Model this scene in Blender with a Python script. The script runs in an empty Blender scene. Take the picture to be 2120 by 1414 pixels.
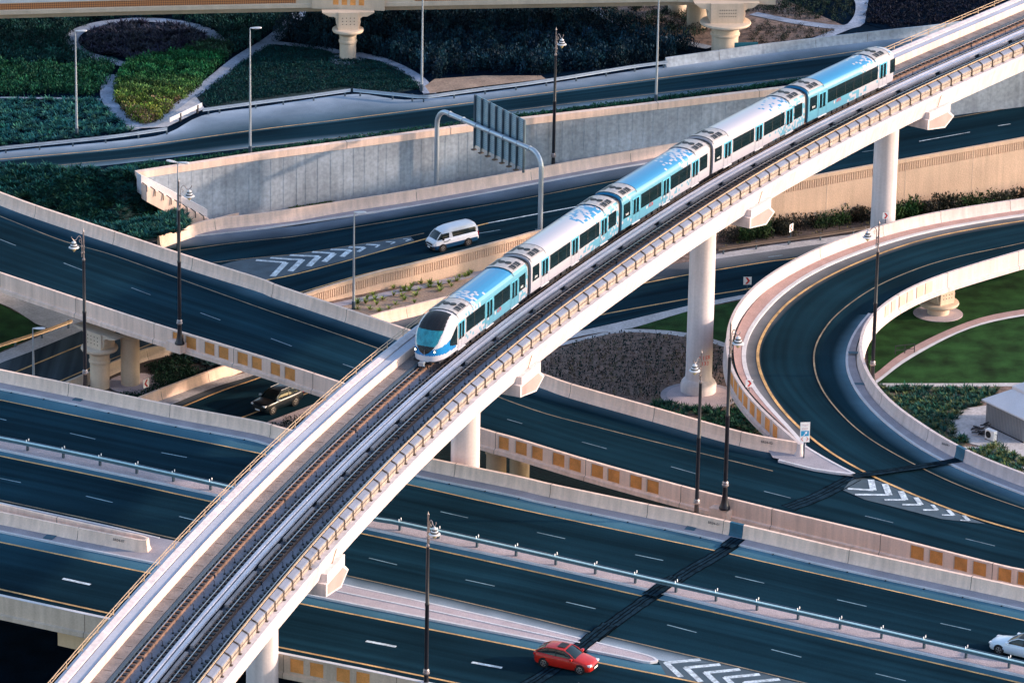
import bpy, math, random
import numpy as np
from mathutils import Vector, Matrix
from mathutils.geometry import tessellate_polygon
random.seed(7)
sc=bpy.context.scene; C=sc.collection
# ---------------- camera, world, sun, exposure ----------------
CAMH=142.0; FPX=10000.0; TH=math.radians(19.8); RO=math.radians(1.05)
fw=Vector((0,math.cos(TH),-math.sin(TH))); rt0=Vector((1,0,0)); up0=rt0.cross(fw)
rt=rt0*math.cos(RO)+up0*math.sin(RO); up=up0*math.cos(RO)-rt0*math.sin(RO)
CAM=Vector((0,0,CAMH))
cam=bpy.data.cameras.new('camera'); co=bpy.data.objects.new('camera',cam); C.objects.link(co); sc.camera=co
cam.sensor_width=36; cam.lens=36*FPX/2120; cam.clip_start=20; cam.clip_end=9000
m=Matrix((rt,up,-fw)).transposed().to_4x4(); m.translation=CAM; co.matrix_world=m
SUN_EL=math.radians(17); SUN_AZ=math.radians(88)   # azimuth measured from +Y towards +X
w=bpy.data.worlds.new('World'); sc.world=w; w.use_nodes=True; nt=w.node_tree
sky=nt.nodes.new('ShaderNodeTexSky'); sky.sky_type='NISHITA'; sky.sun_disc=False
sky.sun_elevation=SUN_EL; sky.sun_rotation=SUN_AZ; sky.dust_density=1.2; sky.ozone_density=1.5
bg=nt.nodes['Background']; bg.inputs['Strength'].default_value=0.15; nt.links.new(sky.outputs[0],bg.inputs[0])
sd=bpy.data.lights.new('sun','SUN'); sd.energy=2.1; sd.angle=math.radians(1.5); sd.color=(1,.76,.60)
so=bpy.data.objects.new('sun',sd); C.objects.link(so)
sv=Vector((math.sin(SUN_AZ)*math.cos(SUN_EL),math.cos(SUN_AZ)*math.cos(SUN_EL),math.sin(SUN_EL)))
so.rotation_euler=sv.to_track_quat('Z','Y').to_euler(); so.location=(200,400,150)
sc.view_settings.view_transform='Standard'; sc.view_settings.look='None'
sc.view_settings.gamma=1; sc.view_settings.exposure=1.4

# ---------------- measuring helpers: photograph pixel + height -> world point ----------------
def zf(z,X,Y): return z(X,Y) if callable(z) else z
def P(x,y,z=0.0,dz=0.0):
    d=fw*FPX+rt*(x-1060)+up*(707-y); zz=zf(z,0,400)+dz
    for _ in range(25 if callable(z) else 1):
        t=(zz-CAMH)/d.z; q=CAM+d*t; zz=zf(z,q.x,q.y)+dz
    t=(zz-CAMH)/d.z
    return CAM+d*t
def pr(p):
    v=Vector(p)-CAM; k=v.dot(fw); return 1060+FPX*v.dot(rt)/k, 707-FPX*v.dot(up)/k
def PP(l,z=0.0,dz=0.0): return [P(x,y,z,dz) for x,y in l]
def cr(pts,step=1.0):
    pts=[Vector(p) for p in pts]
    if len(pts)==2: q=[pts[0]*2-pts[1]]+pts+[pts[1]*2-pts[0]]
    else: q=[pts[0]*2-pts[1]]+pts+[pts[-1]*2-pts[-2]]
    out=[]
    for i in range(1,len(q)-2):
        a,b,c,d=q[i-1:i+3]; n=max(2,int((c-b).length/0.5))
        for k in range(n):
            t=k/n; out.append(0.5*((2*b)+(c-a)*t+(2*a-5*b+4*c-d)*t*t+(3*b-a-3*c+d)*t**3))
    out.append(pts[-1]); return resamp(out,step)
def resamp(p,step):
    L=[0]
    for a,b in zip(p[:-1],p[1:]): L.append(L[-1]+(b-a).length)
    n=max(1,int(round(L[-1]/step))); out=[];j=0
    for k in range(n+1):
        s=L[-1]*k/n
        while j<len(L)-2 and L[j+1]<s: j+=1
        t=(s-L[j])/max(1e-9,L[j+1]-L[j]); out.append(p[j].lerp(p[j+1],t))
    return out
def ext(p,a=0,b=0):
    p=list(p)
    if a: p=[p[0]+(p[0]-p[1]).normalized()*a]+p
    if b: p=p+[p[-1]+(p[-1]-p[-2]).normalized()*b]
    return p
def smooth(p,k=4,keepz=False):
    out=[]
    for i in range(len(p)):
        j=min(k,i,len(p)-1-i); s=Vector((0,0,0))
        for a in range(i-j,i+j+1): s+=p[a]
        out.append(s/(2*j+1))
    return out
def norms(p):    # horizontal unit normals to the RIGHT of the walking direction
    o=[]
    for i in range(len(p)):
        d=p[min(i+1,len(p)-1)]-p[max(i-1,0)]; d.z=0
        if d.length<1e-9: d=Vector((1,0,0))
        d.normalize(); o.append(Vector((d.y,-d.x,0)))
    return o
def offs(p,o,dz=0): return [a+n*o+Vector((0,0,dz)) for a,n in zip(p,norms(p))]
def cum(p):
    L=[0]
    for a,b in zip(p[:-1],p[1:]): L.append(L[-1]+(b-a).length)
    return L
def at_x(path,px):           # point, direction where the path crosses photograph column px
    for a,b in zip(path[:-1],path[1:]):
        xa,xb=pr(a)[0],pr(b)[0]
        if (xa-px)*(xb-px)<=0 and abs(xb-xa)>1e-6:
            t=(px-xa)/(xb-xa); return a.lerp(b,t),(b-a).normalized()
    return None,None
def hsolve(base,ytop):
    lo,hi=0,60
    for _ in range(40):
        mid=(lo+hi)/2
        if pr(base+Vector((0,0,mid)))[1]>ytop: lo=mid
        else: hi=mid
    return lo

# ---------------- mesh builder ----------------
class MB:
    def __init__(s): s.v=[];s.f=[];s.m=[];s.uv=[]
    def face(s,pts,m=0,uv=None):
        i=len(s.v); s.v+= [tuple(p) for p in pts]; s.f.append(tuple(range(i,i+len(pts)))); s.m.append(m)
        s.uv.append(uv if uv else [(p[0],p[1]) for p in pts])
    def grid(s,rows,m=0,us=None,vs=None,closed=False):
        i=len(s.v); nr=len(rows); nc=len(rows[0])
        for r in rows: s.v+=[tuple(p) for p in r]
        for a in range(nr-1):
            for b in range(nc if closed else nc-1):
                b2=(b+1)%nc
                s.f.append((i+a*nc+b,i+a*nc+b2,i+(a+1)*nc+b2,i+(a+1)*nc+b)); s.m.append(m(a,b) if callable(m) else m)
                u0,u1=(us[b],us[b+1] if b+1<len(us) else us[-1]+1) if us else (b,b+1); v0,v1=(vs[a],vs[a+1]) if vs else (a,a+1)
                s.uv.append([(u0,v0),(u1,v0),(u1,v1),(u0,v1)])
    def box(s,c,x,y,z,m=0):   # centre, three half-axis vectors
        c=Vector(c);x=Vector(x);y=Vector(y);z=Vector(z)
        P8=[c+x*a+y*b+z*d for a in(-1,1) for b in(-1,1) for d in(-1,1)]
        for q in((0,1,3,2),(4,6,7,5),(0,4,5,1),(2,3,7,6),(0,2,6,4),(1,5,7,3)): s.face([P8[k] for k in q],m)
    def bx(s,x0,x1,y0,y1,z0,z1,m=0):
        s.box(((x0+x1)/2,(y0+y1)/2,(z0+z1)/2),((x1-x0)/2,0,0),(0,(y1-y0)/2,0),(0,0,(z1-z0)/2),m)
    def sweep(s,path,prof,m=0,closed=True,caps=True,zs=None):
        N=norms(path); rows=[]
        for a,n in zip(path,N): rows.append([a+n*o+Vector((0,0,dz)) for o,dz in prof])
        L=cum(path); us=[0]
        for (a,b),(c,d) in zip(prof[:-1],prof[1:]): us.append(us[-1]+math.hypot(c-a,d-b))
        s.grid(rows,m,us,L,closed)
        if closed and caps:
            mm=m if not callable(m) else 0
            s.face(rows[0][::-1],mm); s.face(rows[-1],mm)
    def tube(s,path,r,n=8,m=0,caps=True):
        rows=[];pv=None
        for i,p in enumerate(path):
            p=Vector(p); d=(Vector(path[min(i+1,len(path)-1)])-Vector(path[max(i-1,0)]))
            if d.length<1e-9: d=Vector((0,0,1))
            d.normalize()
            a=d.orthogonal().normalized() if pv is None else (pv-d*pv.dot(d)).normalized()
            pv=a; b=d.cross(a); rr=r[i] if isinstance(r,(list,tuple)) else r
            rows.append([p+(a*math.cos(2*math.pi*k/n)+b*math.sin(2*math.pi*k/n))*rr for k in range(n)])
        s.grid(rows,m,closed=True)
        if caps: s.face(rows[0][::-1],m); s.face(rows[-1],m)
    def lathe(s,prof,c=(0,0,0),n=24,m=0):
        c=Vector(c); rows=[[c+Vector((r*math.cos(2*math.pi*k/n),r*math.sin(2*math.pi*k/n),z)) for k in range(n)] for r,z in prof]
        s.grid(rows,m,closed=True); s.face(rows[0][::-1],m); s.face(rows[-1],m)
    def build(s,name,mats,parent=None,sm=False,angle=40):
        me=bpy.data.meshes.new(name); me.from_pydata(s.v,[],s.f)
        mats=mats if isinstance(mats,(list,tuple)) else [mats]
        for q in mats: me.materials.append(q)
        me.polygons.foreach_set('material_index',s.m)
        uvl=me.uv_layers.new(name='UVMap'); fl=[c for f in s.uv for uv in f for c in uv]
        if len(fl)==2*len(me.loops): uvl.data.foreach_set('uv',fl)
        if sm:
            me.polygons.foreach_set('use_smooth',[True]*len(me.polygons))
            try: me.set_sharp_from_angle(angle=math.radians(angle))
            except Exception: pass
        me.update(); o=bpy.data.objects.new(name,me); C.objects.link(o)
        if parent is not None: o.parent=parent
        return o
def tag(o,label=None,cat=None,group=None,kind=None):
    if label: o['label']=label
    if cat: o['category']=cat
    if group: o['group']=group
    if kind: o['kind']=kind
    return o
def thing(name,label,cat,loc=(0,0,0),rz=0,group=None):
    o=bpy.data.objects.new(name,None); C.objects.link(o); o.location=loc; o.rotation_euler=(0,0,rz); o.empty_display_size=.5
    return tag(o,label,cat,group)
def copy_tree(o,parent=None):
    c=o.copy(); C.objects.link(c); c.parent=parent
    for ch in list(o.children): copy_tree(ch,c)
    return c
def struct(o): o['kind']='structure'; return o
def flat(pts,name,mat,dz=0,parent=None):      # triangulated sheet
    mb=MB(); v=[Vector(p)+Vector((0,0,dz)) for p in pts]
    for t in tessellate_polygon([[Vector((p.x,p.y,0)) for p in v]]): 
        q=[v[i] for i in t]
        if (q[1]-q[0]).cross(q[2]-q[0]).z<0: q=q[::-1]
        mb.face(q)
    return mb.build(name,mat,parent)
def band(L,R,n,cross,unit=False,z=None,dz=0):        # strip between two paths; uv in metres (or 0..1 across)
    mb=MB(); nl=n; A=resamp(L,cum(L)[-1]/nl); B=resamp(R,cum(R)[-1]/nl); rows=[]
    for a,b in zip(A,B):
        r=[a.lerp(b,k/cross) for k in range(cross+1)]
        if z is not None:
            for q in r: q.z=zf(z,q.x,q.y)
        for q in r: q.z+=dz
        rows.append(r)
    wd=(A[len(A)//2]-B[len(B)//2]).length
    us=[k/cross*(1 if unit else wd) for k in range(cross+1)]
    mb.grid(rows,0,us,cum(A)); return mb
def line(path,wd,mb,dz=.008,z=None):
    p=[Vector(q) for q in path]
    if z is not None:
        for q in p: q.z=zf(z,q.x,q.y)
    a=offs(p,-wd/2,dz); b=offs(p,wd/2,dz)
    mb.grid([[x,y] for x,y in zip(a,b)],0,[0,1],cum(p))
def dash(pts,z,mb,wd=.15,dz=.009):
    for a,b in pts: line([P(*a,z),P(*b,z)],wd,mb,dz)

# ---------------- materials ----------------
def hexc(c): return tuple(c)+(1,) if len(c)==3 else c
def mat(name,col,rough=.7,var=.12,scale=.6,fine=.08,fs=14,bump=0,bs=20,metal=0,streak=0,spec=.4,coat=0,stretch=None,attr=None):
    m=bpy.data.materials.new(name); m.use_nodes=True; n=m.node_tree.nodes; l=m.node_tree.links; b=n['Principled BSDF']
    b.inputs['Roughness'].default_value=rough; b.inputs['Metallic'].default_value=metal; b.inputs['Specular IOR Level'].default_value=spec
    if coat: b.inputs['Coat Weight'].default_value=coat
    tc=n.new('ShaderNodeTexCoord'); src=tc.outputs['Object']
    if stretch:
        mp=n.new('ShaderNodeMapping'); mp.inputs['Scale'].default_value=stretch; l.new(tc.outputs['UV'],mp.inputs[0]); ssrc=mp.outputs[0]
    n1=n.new('ShaderNodeTexNoise'); n1.inputs['Scale'].default_value=scale; n1.inputs['Detail'].default_value=4; l.new(src,n1.inputs[0])
    n2=n.new('ShaderNodeTexNoise'); n2.inputs['Scale'].default_value=fs; n2.inputs['Detail'].default_value=3; l.new(src,n2.inputs[0])
    def rng(sock,a):
        r=n.new('ShaderNodeMapRange'); r.inputs[1].default_value=.3; r.inputs[2].default_value=.7; r.inputs[3].default_value=1-a; r.inputs[4].default_value=1+a; r.clamp=False; l.new(sock,r.inputs[0]); return r.outputs[0]
    def mul(a,bb):
        q=n.new('ShaderNodeMath'); q.operation='MULTIPLY'; l.new(a,q.inputs[0]); l.new(bb,q.inputs[1]); return q.outputs[0]
    f=mul(rng(n1.outputs[0],var),rng(n2.outputs[0],fine))
    if stretch:
        n3=n.new('ShaderNodeTexNoise'); n3.inputs['Scale'].default_value=1; n3.inputs['Detail'].default_value=3; l.new(ssrc,n3.inputs[0]); f=mul(f,rng(n3.outputs[0],streak))
    elif streak:
        mp=n.new('ShaderNodeMapping'); mp.inputs['Scale'].default_value=(2.2,2.2,.12); l.new(src,mp.inputs[0])
        n3=n.new('ShaderNodeTexNoise'); n3.inputs['Scale'].default_value=1; n3.inputs['Detail'].default_value=4; l.new(mp.outputs[0],n3.inputs[0]); f=mul(f,rng(n3.outputs[0],streak))
    if attr:
        at=n.new('ShaderNodeAttribute'); at.attribute_name=attr; base=at.outputs['Color']
    else:
        rg=n.new('ShaderNodeRGB'); rg.outputs[0].default_value=hexc(col); base=rg.outputs[0]
    vm=n.new('ShaderNodeVectorMath'); vm.operation='SCALE'; l.new(base,vm.inputs[0]); l.new(f,vm.inputs['Scale']); l.new(vm.outputs[0],b.inputs['Base Color'])
    if bump:
        bp=n.new('ShaderNodeBump'); bp.inputs['Strength'].default_value=1; bp.inputs['Distance'].default_value=bump
        nb=n.new('ShaderNodeTexNoise'); nb.inputs['Scale'].default_value=bs; nb.inputs['Detail'].default_value=3; l.new(src,nb.inputs[0]); l.new(nb.outputs[0],bp.inputs['Height']); l.new(bp.outputs[0],b.inputs['Normal'])
    return m
ASPH=(.0052,.0225,.0350)
def asphalt(name,col,dust=None,power=1.6,amt=1.0):
    m=bpy.data.materials.new(name); m.use_nodes=True; n=m.node_tree.nodes; l=m.node_tree.links; b=n['Principled BSDF']
    b.inputs['Roughness'].default_value=.9; b.inputs['Specular IOR Level'].default_value=.02
    tc=n.new('ShaderNodeTexCoord')
    def noise(sock,sc3,det=3):
        mp=n.new('ShaderNodeMapping'); mp.inputs['Scale'].default_value=sc3; l.new(sock,mp.inputs[0])
        q=n.new('ShaderNodeTexNoise'); q.inputs['Scale'].default_value=1; q.inputs['Detail'].default_value=det; l.new(mp.outputs[0],q.inputs[0]); return q.outputs[0]
    def rng(sock,a,b1,lo=.3,hi=.7):
        r=n.new('ShaderNodeMapRange'); r.inputs[1].default_value=lo; r.inputs[2].default_value=hi; r.inputs[3].default_value=a; r.inputs[4].default_value=b1; r.clamp=False; l.new(sock,r.inputs[0]); return r.outputs[0]
    def mt(op,a,b1):
        q=n.new('ShaderNodeMath'); q.operation=op
        for i,k in enumerate((a,b1)):
            if isinstance(k,(int,float)): q.inputs[i].default_value=k
            else: l.new(k,q.inputs[i])
        return q.outputs[0]
    g=mt('MULTIPLY',rng(noise(tc.outputs['Object'],(25,25,25),2),.8,1.2),rng(noise(tc.outputs['Object'],(.12,.12,.12),3),.8,1.25))
    if dust is None:
        g=mt('MULTIPLY',g,rng(noise(tc.outputs['UV'],(1.1,.02,1),3),.66,1.34))
        g=mt('MULTIPLY',g,rng(noise(tc.outputs['UV'],(.28,.008,1),2),.68,1.34))
        rg=n.new('ShaderNodeRGB'); rg.outputs[0].default_value=hexc(col); base=rg.outputs[0]
    else:
        mx=n.new('ShaderNodeMix'); mx.data_type='RGBA'; mx.inputs[6].default_value=hexc(col); mx.inputs[7].default_value=hexc(dust)
        sp=n.new('ShaderNodeSeparateXYZ'); l.new(tc.outputs['UV'],sp.inputs[0])
        u=mt('SUBTRACT',1,sp.outputs[0]); u=mt('POWER',u,power)
        u=mt('MULTIPLY',u,rng(noise(tc.outputs['Object'],(.5,.5,.5),4),amt*.8,amt*1.1))
        l.new(u,mx.inputs[0]); base=mx.outputs[2]
    vm=n.new('ShaderNodeVectorMath'); vm.operation='SCALE'; l.new(base,vm.inputs[0]); l.new(g,vm.inputs['Scale']); l.new(vm.outputs[0],b.inputs['Base Color'])
    return m
M={}
M['asphalt']=asphalt('asphalt',ASPH)
M['shoulder']=asphalt('asphalt_shoulder',ASPH,(.10,.19,.25),1.1,1)
M['dusty']=asphalt('asphalt_dusty',ASPH,(.15,.22,.28),1.3,1)
M['grey_road']=asphalt('asphalt_grey',(.045,.06,.07))
M['gore']=mat('gore_asphalt',(.055,.085,.11),.8,.2,.8,.15,20)
M['yellow']=mat('yellow_paint',(.55,.32,.125),.7,.4,.7,.3,8)
M['fadeyellow']=mat('faded_yellow_paint',(.22,.17,.11),.7,.4,.7,.3,8)
M['white']=mat('white_paint',(.50,.56,.60),.7,.35,1.5,.3,6)
M['fadewhite']=mat('faded_white_paint',(.13,.2,.25),.7,.5,.5,.3,8)
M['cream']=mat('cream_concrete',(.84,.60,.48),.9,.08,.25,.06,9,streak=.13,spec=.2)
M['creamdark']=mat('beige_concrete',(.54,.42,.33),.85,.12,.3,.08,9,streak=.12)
M['tan']=mat('tan_painted_concrete',(.60,.42,.26),.8,.08,.4,.05,9,streak=.05)
M['tanpier']=mat('pier_concrete',(.58,.45,.34),.85,.1,.5,.06,9,streak=.06)
M['orange']=mat('orange_panel',(.66,.27,.075),.8,.2,1.2,.12,12)
M['wall']=mat('hatched_wall_paint',(.62,.44,.32),.9,.08,.4,.08,9,bump=.022,bs=9,streak=.08)
M['greywall']=mat('grey_retaining_concrete',(.32,.355,.40),.9,.25,.22,.16,3,streak=.14)
M['pinkpave']=mat('pink_gravel',(.45,.37,.39),.95,.1,.8,.3,16,bump=.03)
M['walkpave']=mat('lilac_walkway',(.33,.30,.33),.9,.12,.8,.15,12)
M['redpave']=mat('brick_walkway',(.42,.27,.25),.9,.12,.8,.2,10)
M['kerb']=mat('kerb_concrete',(.60,.58,.60),.85,.1,.8,.1,9)
M['vwhite']=mat('viaduct_white_concrete',(.62,.545,.545),.8,.07,.25,.05,6,streak=.14,spec=.25)
M['vwalk']=mat('viaduct_walkway_concrete',(.46,.46,.52),.8,.1,.3,.08,6)
M['vdeck']=mat('viaduct_deck_concrete',(.19,.185,.215),.85,.25,.5,.15,8)
M['vstone']=mat('viaduct_drain_concrete',(.20,.175,.17),.9,.2,1,.2,9)
M['plinth']=mat('stained_plinth',(.22,.125,.085),.9,.35,1.2,.2,6)
M['rust']=mat('rusty_rail',(.30,.17,.10),.6,.3,1,.2,9,metal=.3)
M['railtop']=mat('polished_rail',(.62,.55,.52),.3,.1,1,.05,9,metal=.9)
M['dark']=mat('dark_rubber_steel',(.018,.02,.026),.6,.2,2,.2,9)
M['cover']=mat('rail_cover',(.60,.58,.63),.6,.08,.6,.1,6)
M['brcover']=mat('brown_rail_cover',(.30,.25,.24),.7,.2,1,.1,6)
M['panel']=mat('parapet_panel_top',(.17,.19,.26),.6,.12,.5,.08,6)
M['panelbe']=mat('parapet_panel_side',(.33,.265,.225),.7,.3,2.5,.25,7)
M['bronze']=mat('bronze_steel',(.13,.10,.085),.5,.2,1,.1,9,metal=.5)
M['handrail']=mat('handrail',(.62,.42,.26),.45,.1,1,.1,9,metal=.4)
M['blackpole']=mat('black_lamp_paint',(.012,.013,.02),.35,.2,1,.1,9)
M['lampmetal']=mat('lamp_weathered_metal',(.30,.25,.24),.4,.3,3,.2,9,metal=.6)
M['lampwhite']=mat('lamp_pale_shade',(.62,.60,.60),.5,.1,2,.1,9)
M['lampglass']=mat('lamp_amber_glass',(.55,.42,.22),.25,.1,2,.1,9)
M['galv']=mat('galvanised_steel',(.42,.47,.53),.42,.1,.8,.08,9,metal=.6)
M['galvdark']=mat('dark_galvanised_steel',(.06,.09,.12),.5,.15,.8,.1,9,metal=.3)
M['railblue']=mat('guardrail_steel',(.07,.14,.18),.5,.1,.8,.08,9)
M['sand']=mat('sandy_soil',(.32,.22,.16),.95,.25,.5,.25,5,bump=.05,bs=6)
M['soil']=mat('dark_planting_soil',(.075,.055,.05),.95,.35,.6,.3,4,bump=.05,bs=6)
M['brownsoil']=mat('brown_planting_soil',(.17,.115,.095),.95,.5,1.6,.4,6,bump=.05,bs=6)
M['groundgreen']=mat('ground_cover_green',(.004,.020,.020),.95,.4,.35,.4,3,bump=.06,bs=5)
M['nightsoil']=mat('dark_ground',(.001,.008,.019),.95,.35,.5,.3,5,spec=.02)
M['lawn']=mat('lawn_green',(.015,.052,.013),.95,.6,.5,.45,12,bump=.05,bs=25,spec=.1)
M['pathgrey']=mat('dusty_path',(.23,.27,.35),.95,.25,.7,.25,5)
M['pathlight']=mat('pale_path',(.44,.42,.43),.95,.15,.7,.2,5)
M['leaf']=mat('foliage',(0,0,0),.65,.1,.5,.1,6,attr='Col',spec=.12)
M['steelshed']=mat('shed_cladding',(.36,.36,.37),.6,.06,.5,.05,9)
M['shedroof']=mat('shed_roof',(.74,.73,.76),.55,.06,.5,.05,9)
M['blackmat']=mat('black_trim',(.01,.01,.012),.5,.1,1,.1,9)
M['glass']=mat('tinted_glass',(.006,.016,.02),.1,.1,1,.05,9,spec=.4)
M['tealglass']=mat('teal_glass',(.02,.22,.27),.12,.3,2.5,.1,9,spec=.8)
M['red']=mat('red_sign_paint',(.55,.03,.03),.6,.1,1,.1,9)
M['signwhite']=mat('sign_white',(.88,.85,.84),.6,.04,1,.04,9)
M['signblue']=mat('sign_blue',(.02,.30,.55),.6,.05,1,.05,9)
M['tyre']=mat('tyre_rubber',(.012,.012,.014),.8,.1,1,.1,9)
M['rim']=mat('alloy_rim',(.55,.52,.5),.3,.1,1,.1,9,metal=.8)
M['tar']=mat('tar_joint',(.001,.004,.008),.9,.5,1.5,.3,9,spec=.02)
M['tarmid']=mat('expansion_joint_filler',(.009,.024,.038),.9,.5,1.5,.3,9,spec=.02)
M['bluesteel']=mat('blue_cover_plate',(.012,.09,.15),.5,.15,2,.1,9)
M['banner']=mat('teal_banner',(.01,.12,.17),.6,.15,2,.1,9)
M['ink']=mat('stencil_ink',(.06,.05,.05),.8,.1,1,.1,9)
M['loopwhite']=mat('loop_parapet_concrete',(.56,.47,.455),.8,.07,.3,.05,6,streak=.12); M['peach']=mat('peach_panel',(.58,.42,.33),.85,.1,1,.1,9)
def txt(s,size,name,mat,parent,loc,xdir,zdir,extr=.004,shear=0):
    cu=bpy.data.curves.new('t','FONT'); cu.body=s; cu.size=size; cu.extrude=extr; cu.align_x='CENTER'; cu.align_y='CENTER'; cu.resolution_u=2
    o=bpy.data.objects.new('t',cu); C.objects.link(o); bpy.context.view_layer.update()
    me=bpy.data.meshes.new_from_object(o.evaluated_get(bpy.context.evaluated_depsgraph_get())); bpy.data.objects.remove(o); bpy.data.curves.remove(cu)
    me.name=name; me.materials.clear(); me.materials.append(mat)
    x=Vector(xdir).normalized(); z=Vector(zdir).normalized(); n=x.cross(z); n.normalize(); z=n.cross(x)
    mm=Matrix((x,z,n)).transposed().to_4x4(); mm.translation=Vector(loc); me.transform(mm)
    q=bpy.data.objects.new(name,me); C.objects.link(q)
    if parent: q.parent=parent
    return q
# =====================================================================================
# SETTING: ground, terrain, roads
# =====================================================================================
def zup(X,Y): return 5.2+0.05*(X+28.6)
def zvan(X,Y): return max(0.0,.075*(X+20))
LC=P(1960,745,6)
def zloop(X,Y):
    a=math.degrees(math.atan2(Y-LC.y,X-LC.x))%360
    return float(np.interp(a,[0,50,90,130,180,215,360],[3.6,3.6,4.6,5.5,6.2,6.41,6.41])) if a<300 else 6.41
ZD=6.4; ZP=7.5
g=MB(); g.face([(-2500,-200,-.06),(2500,-200,-.06),(2500,5500,-.06),(-2500,5500,-.06)]); struct(g.build('ground',M['brownsoil']))
def seg(l,z,dz=0,step=1.5):
    q=cr(PP(l,z,dz),step)
    return smooth(q,5 if step<1 else 3) if z is zloop else q
front=[(-260,392),(0,362),(200,350),(283,357),(540,322),(971,263),(1077,250),(1572,192),(1800,160),(2020,150),(2500,80)]
fp=PP(front,zup,-.02); up_t=MB(); back=[Vector((p.x*1.25,620+0*p.x,0)) for p in fp]
for b in back: b.z=zup(b.x,b.y)
for i in range(len(fp)-1):
    up_t.face([fp[i],fp[i+1],back[i+1],back[i]])
    a,b=fp[i],fp[i+1]; up_t.face([Vector((a.x,a.y,-.1)),Vector((b.x,b.y,-.1)),b,a])
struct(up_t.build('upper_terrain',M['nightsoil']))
# slope of the agave bed
sl=[P(-260,350,4.2),P(0,345,4.9),P(200,349,5.17),P(283,357,5.17),P(355,404,2.7),P(432,453,.12),P(330,494,.06),P(230,485,1.2),P(0,425,3.4),P(-260,350,3.4)]
mb=MB(); c=sum(sl,Vector())/len(sl)
for t in ((0,1,8,9),(1,2,7,8),(2,3,4,7),(4,5,6,7)): mb.face([sl[k] for k in t])
struct(mb.build('planted_slope',M['groundgreen']))
# upper road
UN=seg([(-200,358),(0,328),(250,308),(540,266),(728,243),(973,212),(1060,200),(1600,130),(1797,102),(2000,72),(2300,30)],zup)
US=seg([(-200,388),(0,360),(250,336),(530,303),(968,258),(1060,234),(1600,171),(1800,147),(2000,125),(2300,90)],zup)
struct(band(UN,US,120,4,z=zup,dz=.02).build('upper_road',M['asphalt']))
UG=seg([(-200,345),(0,316),(250,292),(346,277),(420,240),(540,222),(728,196),(800,204),(870,207),(1070,184),(1378,138),(1580,112),(1860,74),(2100,40)],zup)
UN2=seg([(-200,366),(0,336),(250,312),(346,300),(420,288),(540,272),(728,250),(973,219),(1060,207),(1600,137),(1860,103),(2100,66)],zup)
struct(band(UG,UN2,160,6,True,z=zup,dz=.03).build('upper_road_shoulder',asphalt('pale_dust_shoulder',(.02,.06,.085),(.31,.37,.45),1.0,1.0)))
US2=seg([(-200,374),(0,349),(250,327),(530,294),(968,250),(1060,226),(1600,163),(1800,140)],zup)
US3=seg([(-200,396),(0,366),(250,340),(530,306),(968,261),(1060,240),(1600,175),(1800,152)],zup)
struct(band(US3,US2,140,4,True,z=zup,dz=.03).build('upper_road_edge',M['dusty']))
ly=MB(); lf=MB(); lw=MB(); lfw=MB()
line(seg([(0,331),(250,308),(540,269),(728,246),(973,214),(1060,202.5),(1600,132.5),(1797,104),(2000,76)],zup),.14,ly,.04,zup)
line(seg([(0,355),(250,331),(509,307),(968,255),(1060,230.5),(1600,167),(1800,143)],zup),.13,lf,.04,zup)
# van road
VN=seg([(180,515),(328,497),(530,466),(861,414),(1070,381),(1281,342),(1401,322),(1580,292),(1800,257),(2018,222),(2250,180)],zvan)
VS=seg([(420,655),(600,622),(640,613),(785,568),(843,556),(1070,497),(1111,486),(1400,425),(1712,368),(1865,340),(2120,294),(2350,252)],zvan)
struct(band(VN,VS,160,24,z=zvan,dz=.02).build('underpass_road',M['asphalt']))
a=seg([(200,530),(323,500),(430,488),(530,477),(840,431),(1070,389.5),(1281,350),(1401,331),(1600,298),(1985,222),(2180,178)],zvan)
b=seg([(200,545),(323,520),(430,509),(530,500),(840,449),(1070,413),(1281,372),(1401,352),(1600,315),(1985,243),(2180,200)],zvan)
struct(band(a,b,160,4,True,z=zvan,dz=.04).build('underpass_road_shoulder',asphalt('blue_dust_shoulder',ASPH,(.17,.21,.27),.8,1.0)))
a2=seg([(200,524),(323,496),(430,483),(530,466),(840,420),(1070,381),(1281,342),(1401,321),(1600,290),(2018,212),(2180,172)],zvan)
struct(band(a2,a,160,2,z=zvan,dz=.14).build('underpass_walkway',M['walkpave']))
k=MB(); k.sweep([q+Vector((0,0,.02)) for q in a],[(-.12,.12),(.08,.12),(.08,-.02),(-.12,-.02)]); struct(k.build('underpass_kerb',M['kerb']))
line(seg([(320,527),(382,518),(530,499),(840,454),(1070,415),(1261,378),(1400,354)],zvan),.13,lf,.05,zvan)
line(seg([(440,545),(530,535),(700,514),(851,490),(878,484)],zvan),.13,lf,.05,zvan)
line(seg([(500,590),(553,580.5),(700,546),(876,497),(1011,463)],zvan),.22,ly,.05,zvan)
line(seg([(1011,463),(1070,452),(1180,431.5),(1290,411)],zvan),.2,lw,.05,zvan)
line(seg([(590,614),(624,606),(734,574),(879,539),(990,511)],zvan),.16,ly,.05,zvan)
line(seg([(975,487),(1036,477)],zvan),.12,lfw,.05,zvan)
line(seg([(1903,294),(2008,275)],zvan),.14,lw,.05,zvan); line(seg([(2066,262),(2092,258)],zvan),.14,lw,.05,zvan); line(seg([(1785,316),(1845,307)],zvan),.12,lfw,.05,zvan)
line(seg([(1972,246),(2050,232),(2120,219),(2200,203)],zvan),.13,lf,.05,zvan)
go=MB(); gp=seg([(430,560),(490,541),(600,529),(740,508),(850,491)],zvan,0,1); gq=seg([(480,597),(560,578),(650,556),(760,528),(858,499)],zvan,0,1)
struct(band(gp,gq,50,4,z=zvan,dz=.035).build('chevron_gore_surface',M['gore']))
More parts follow.
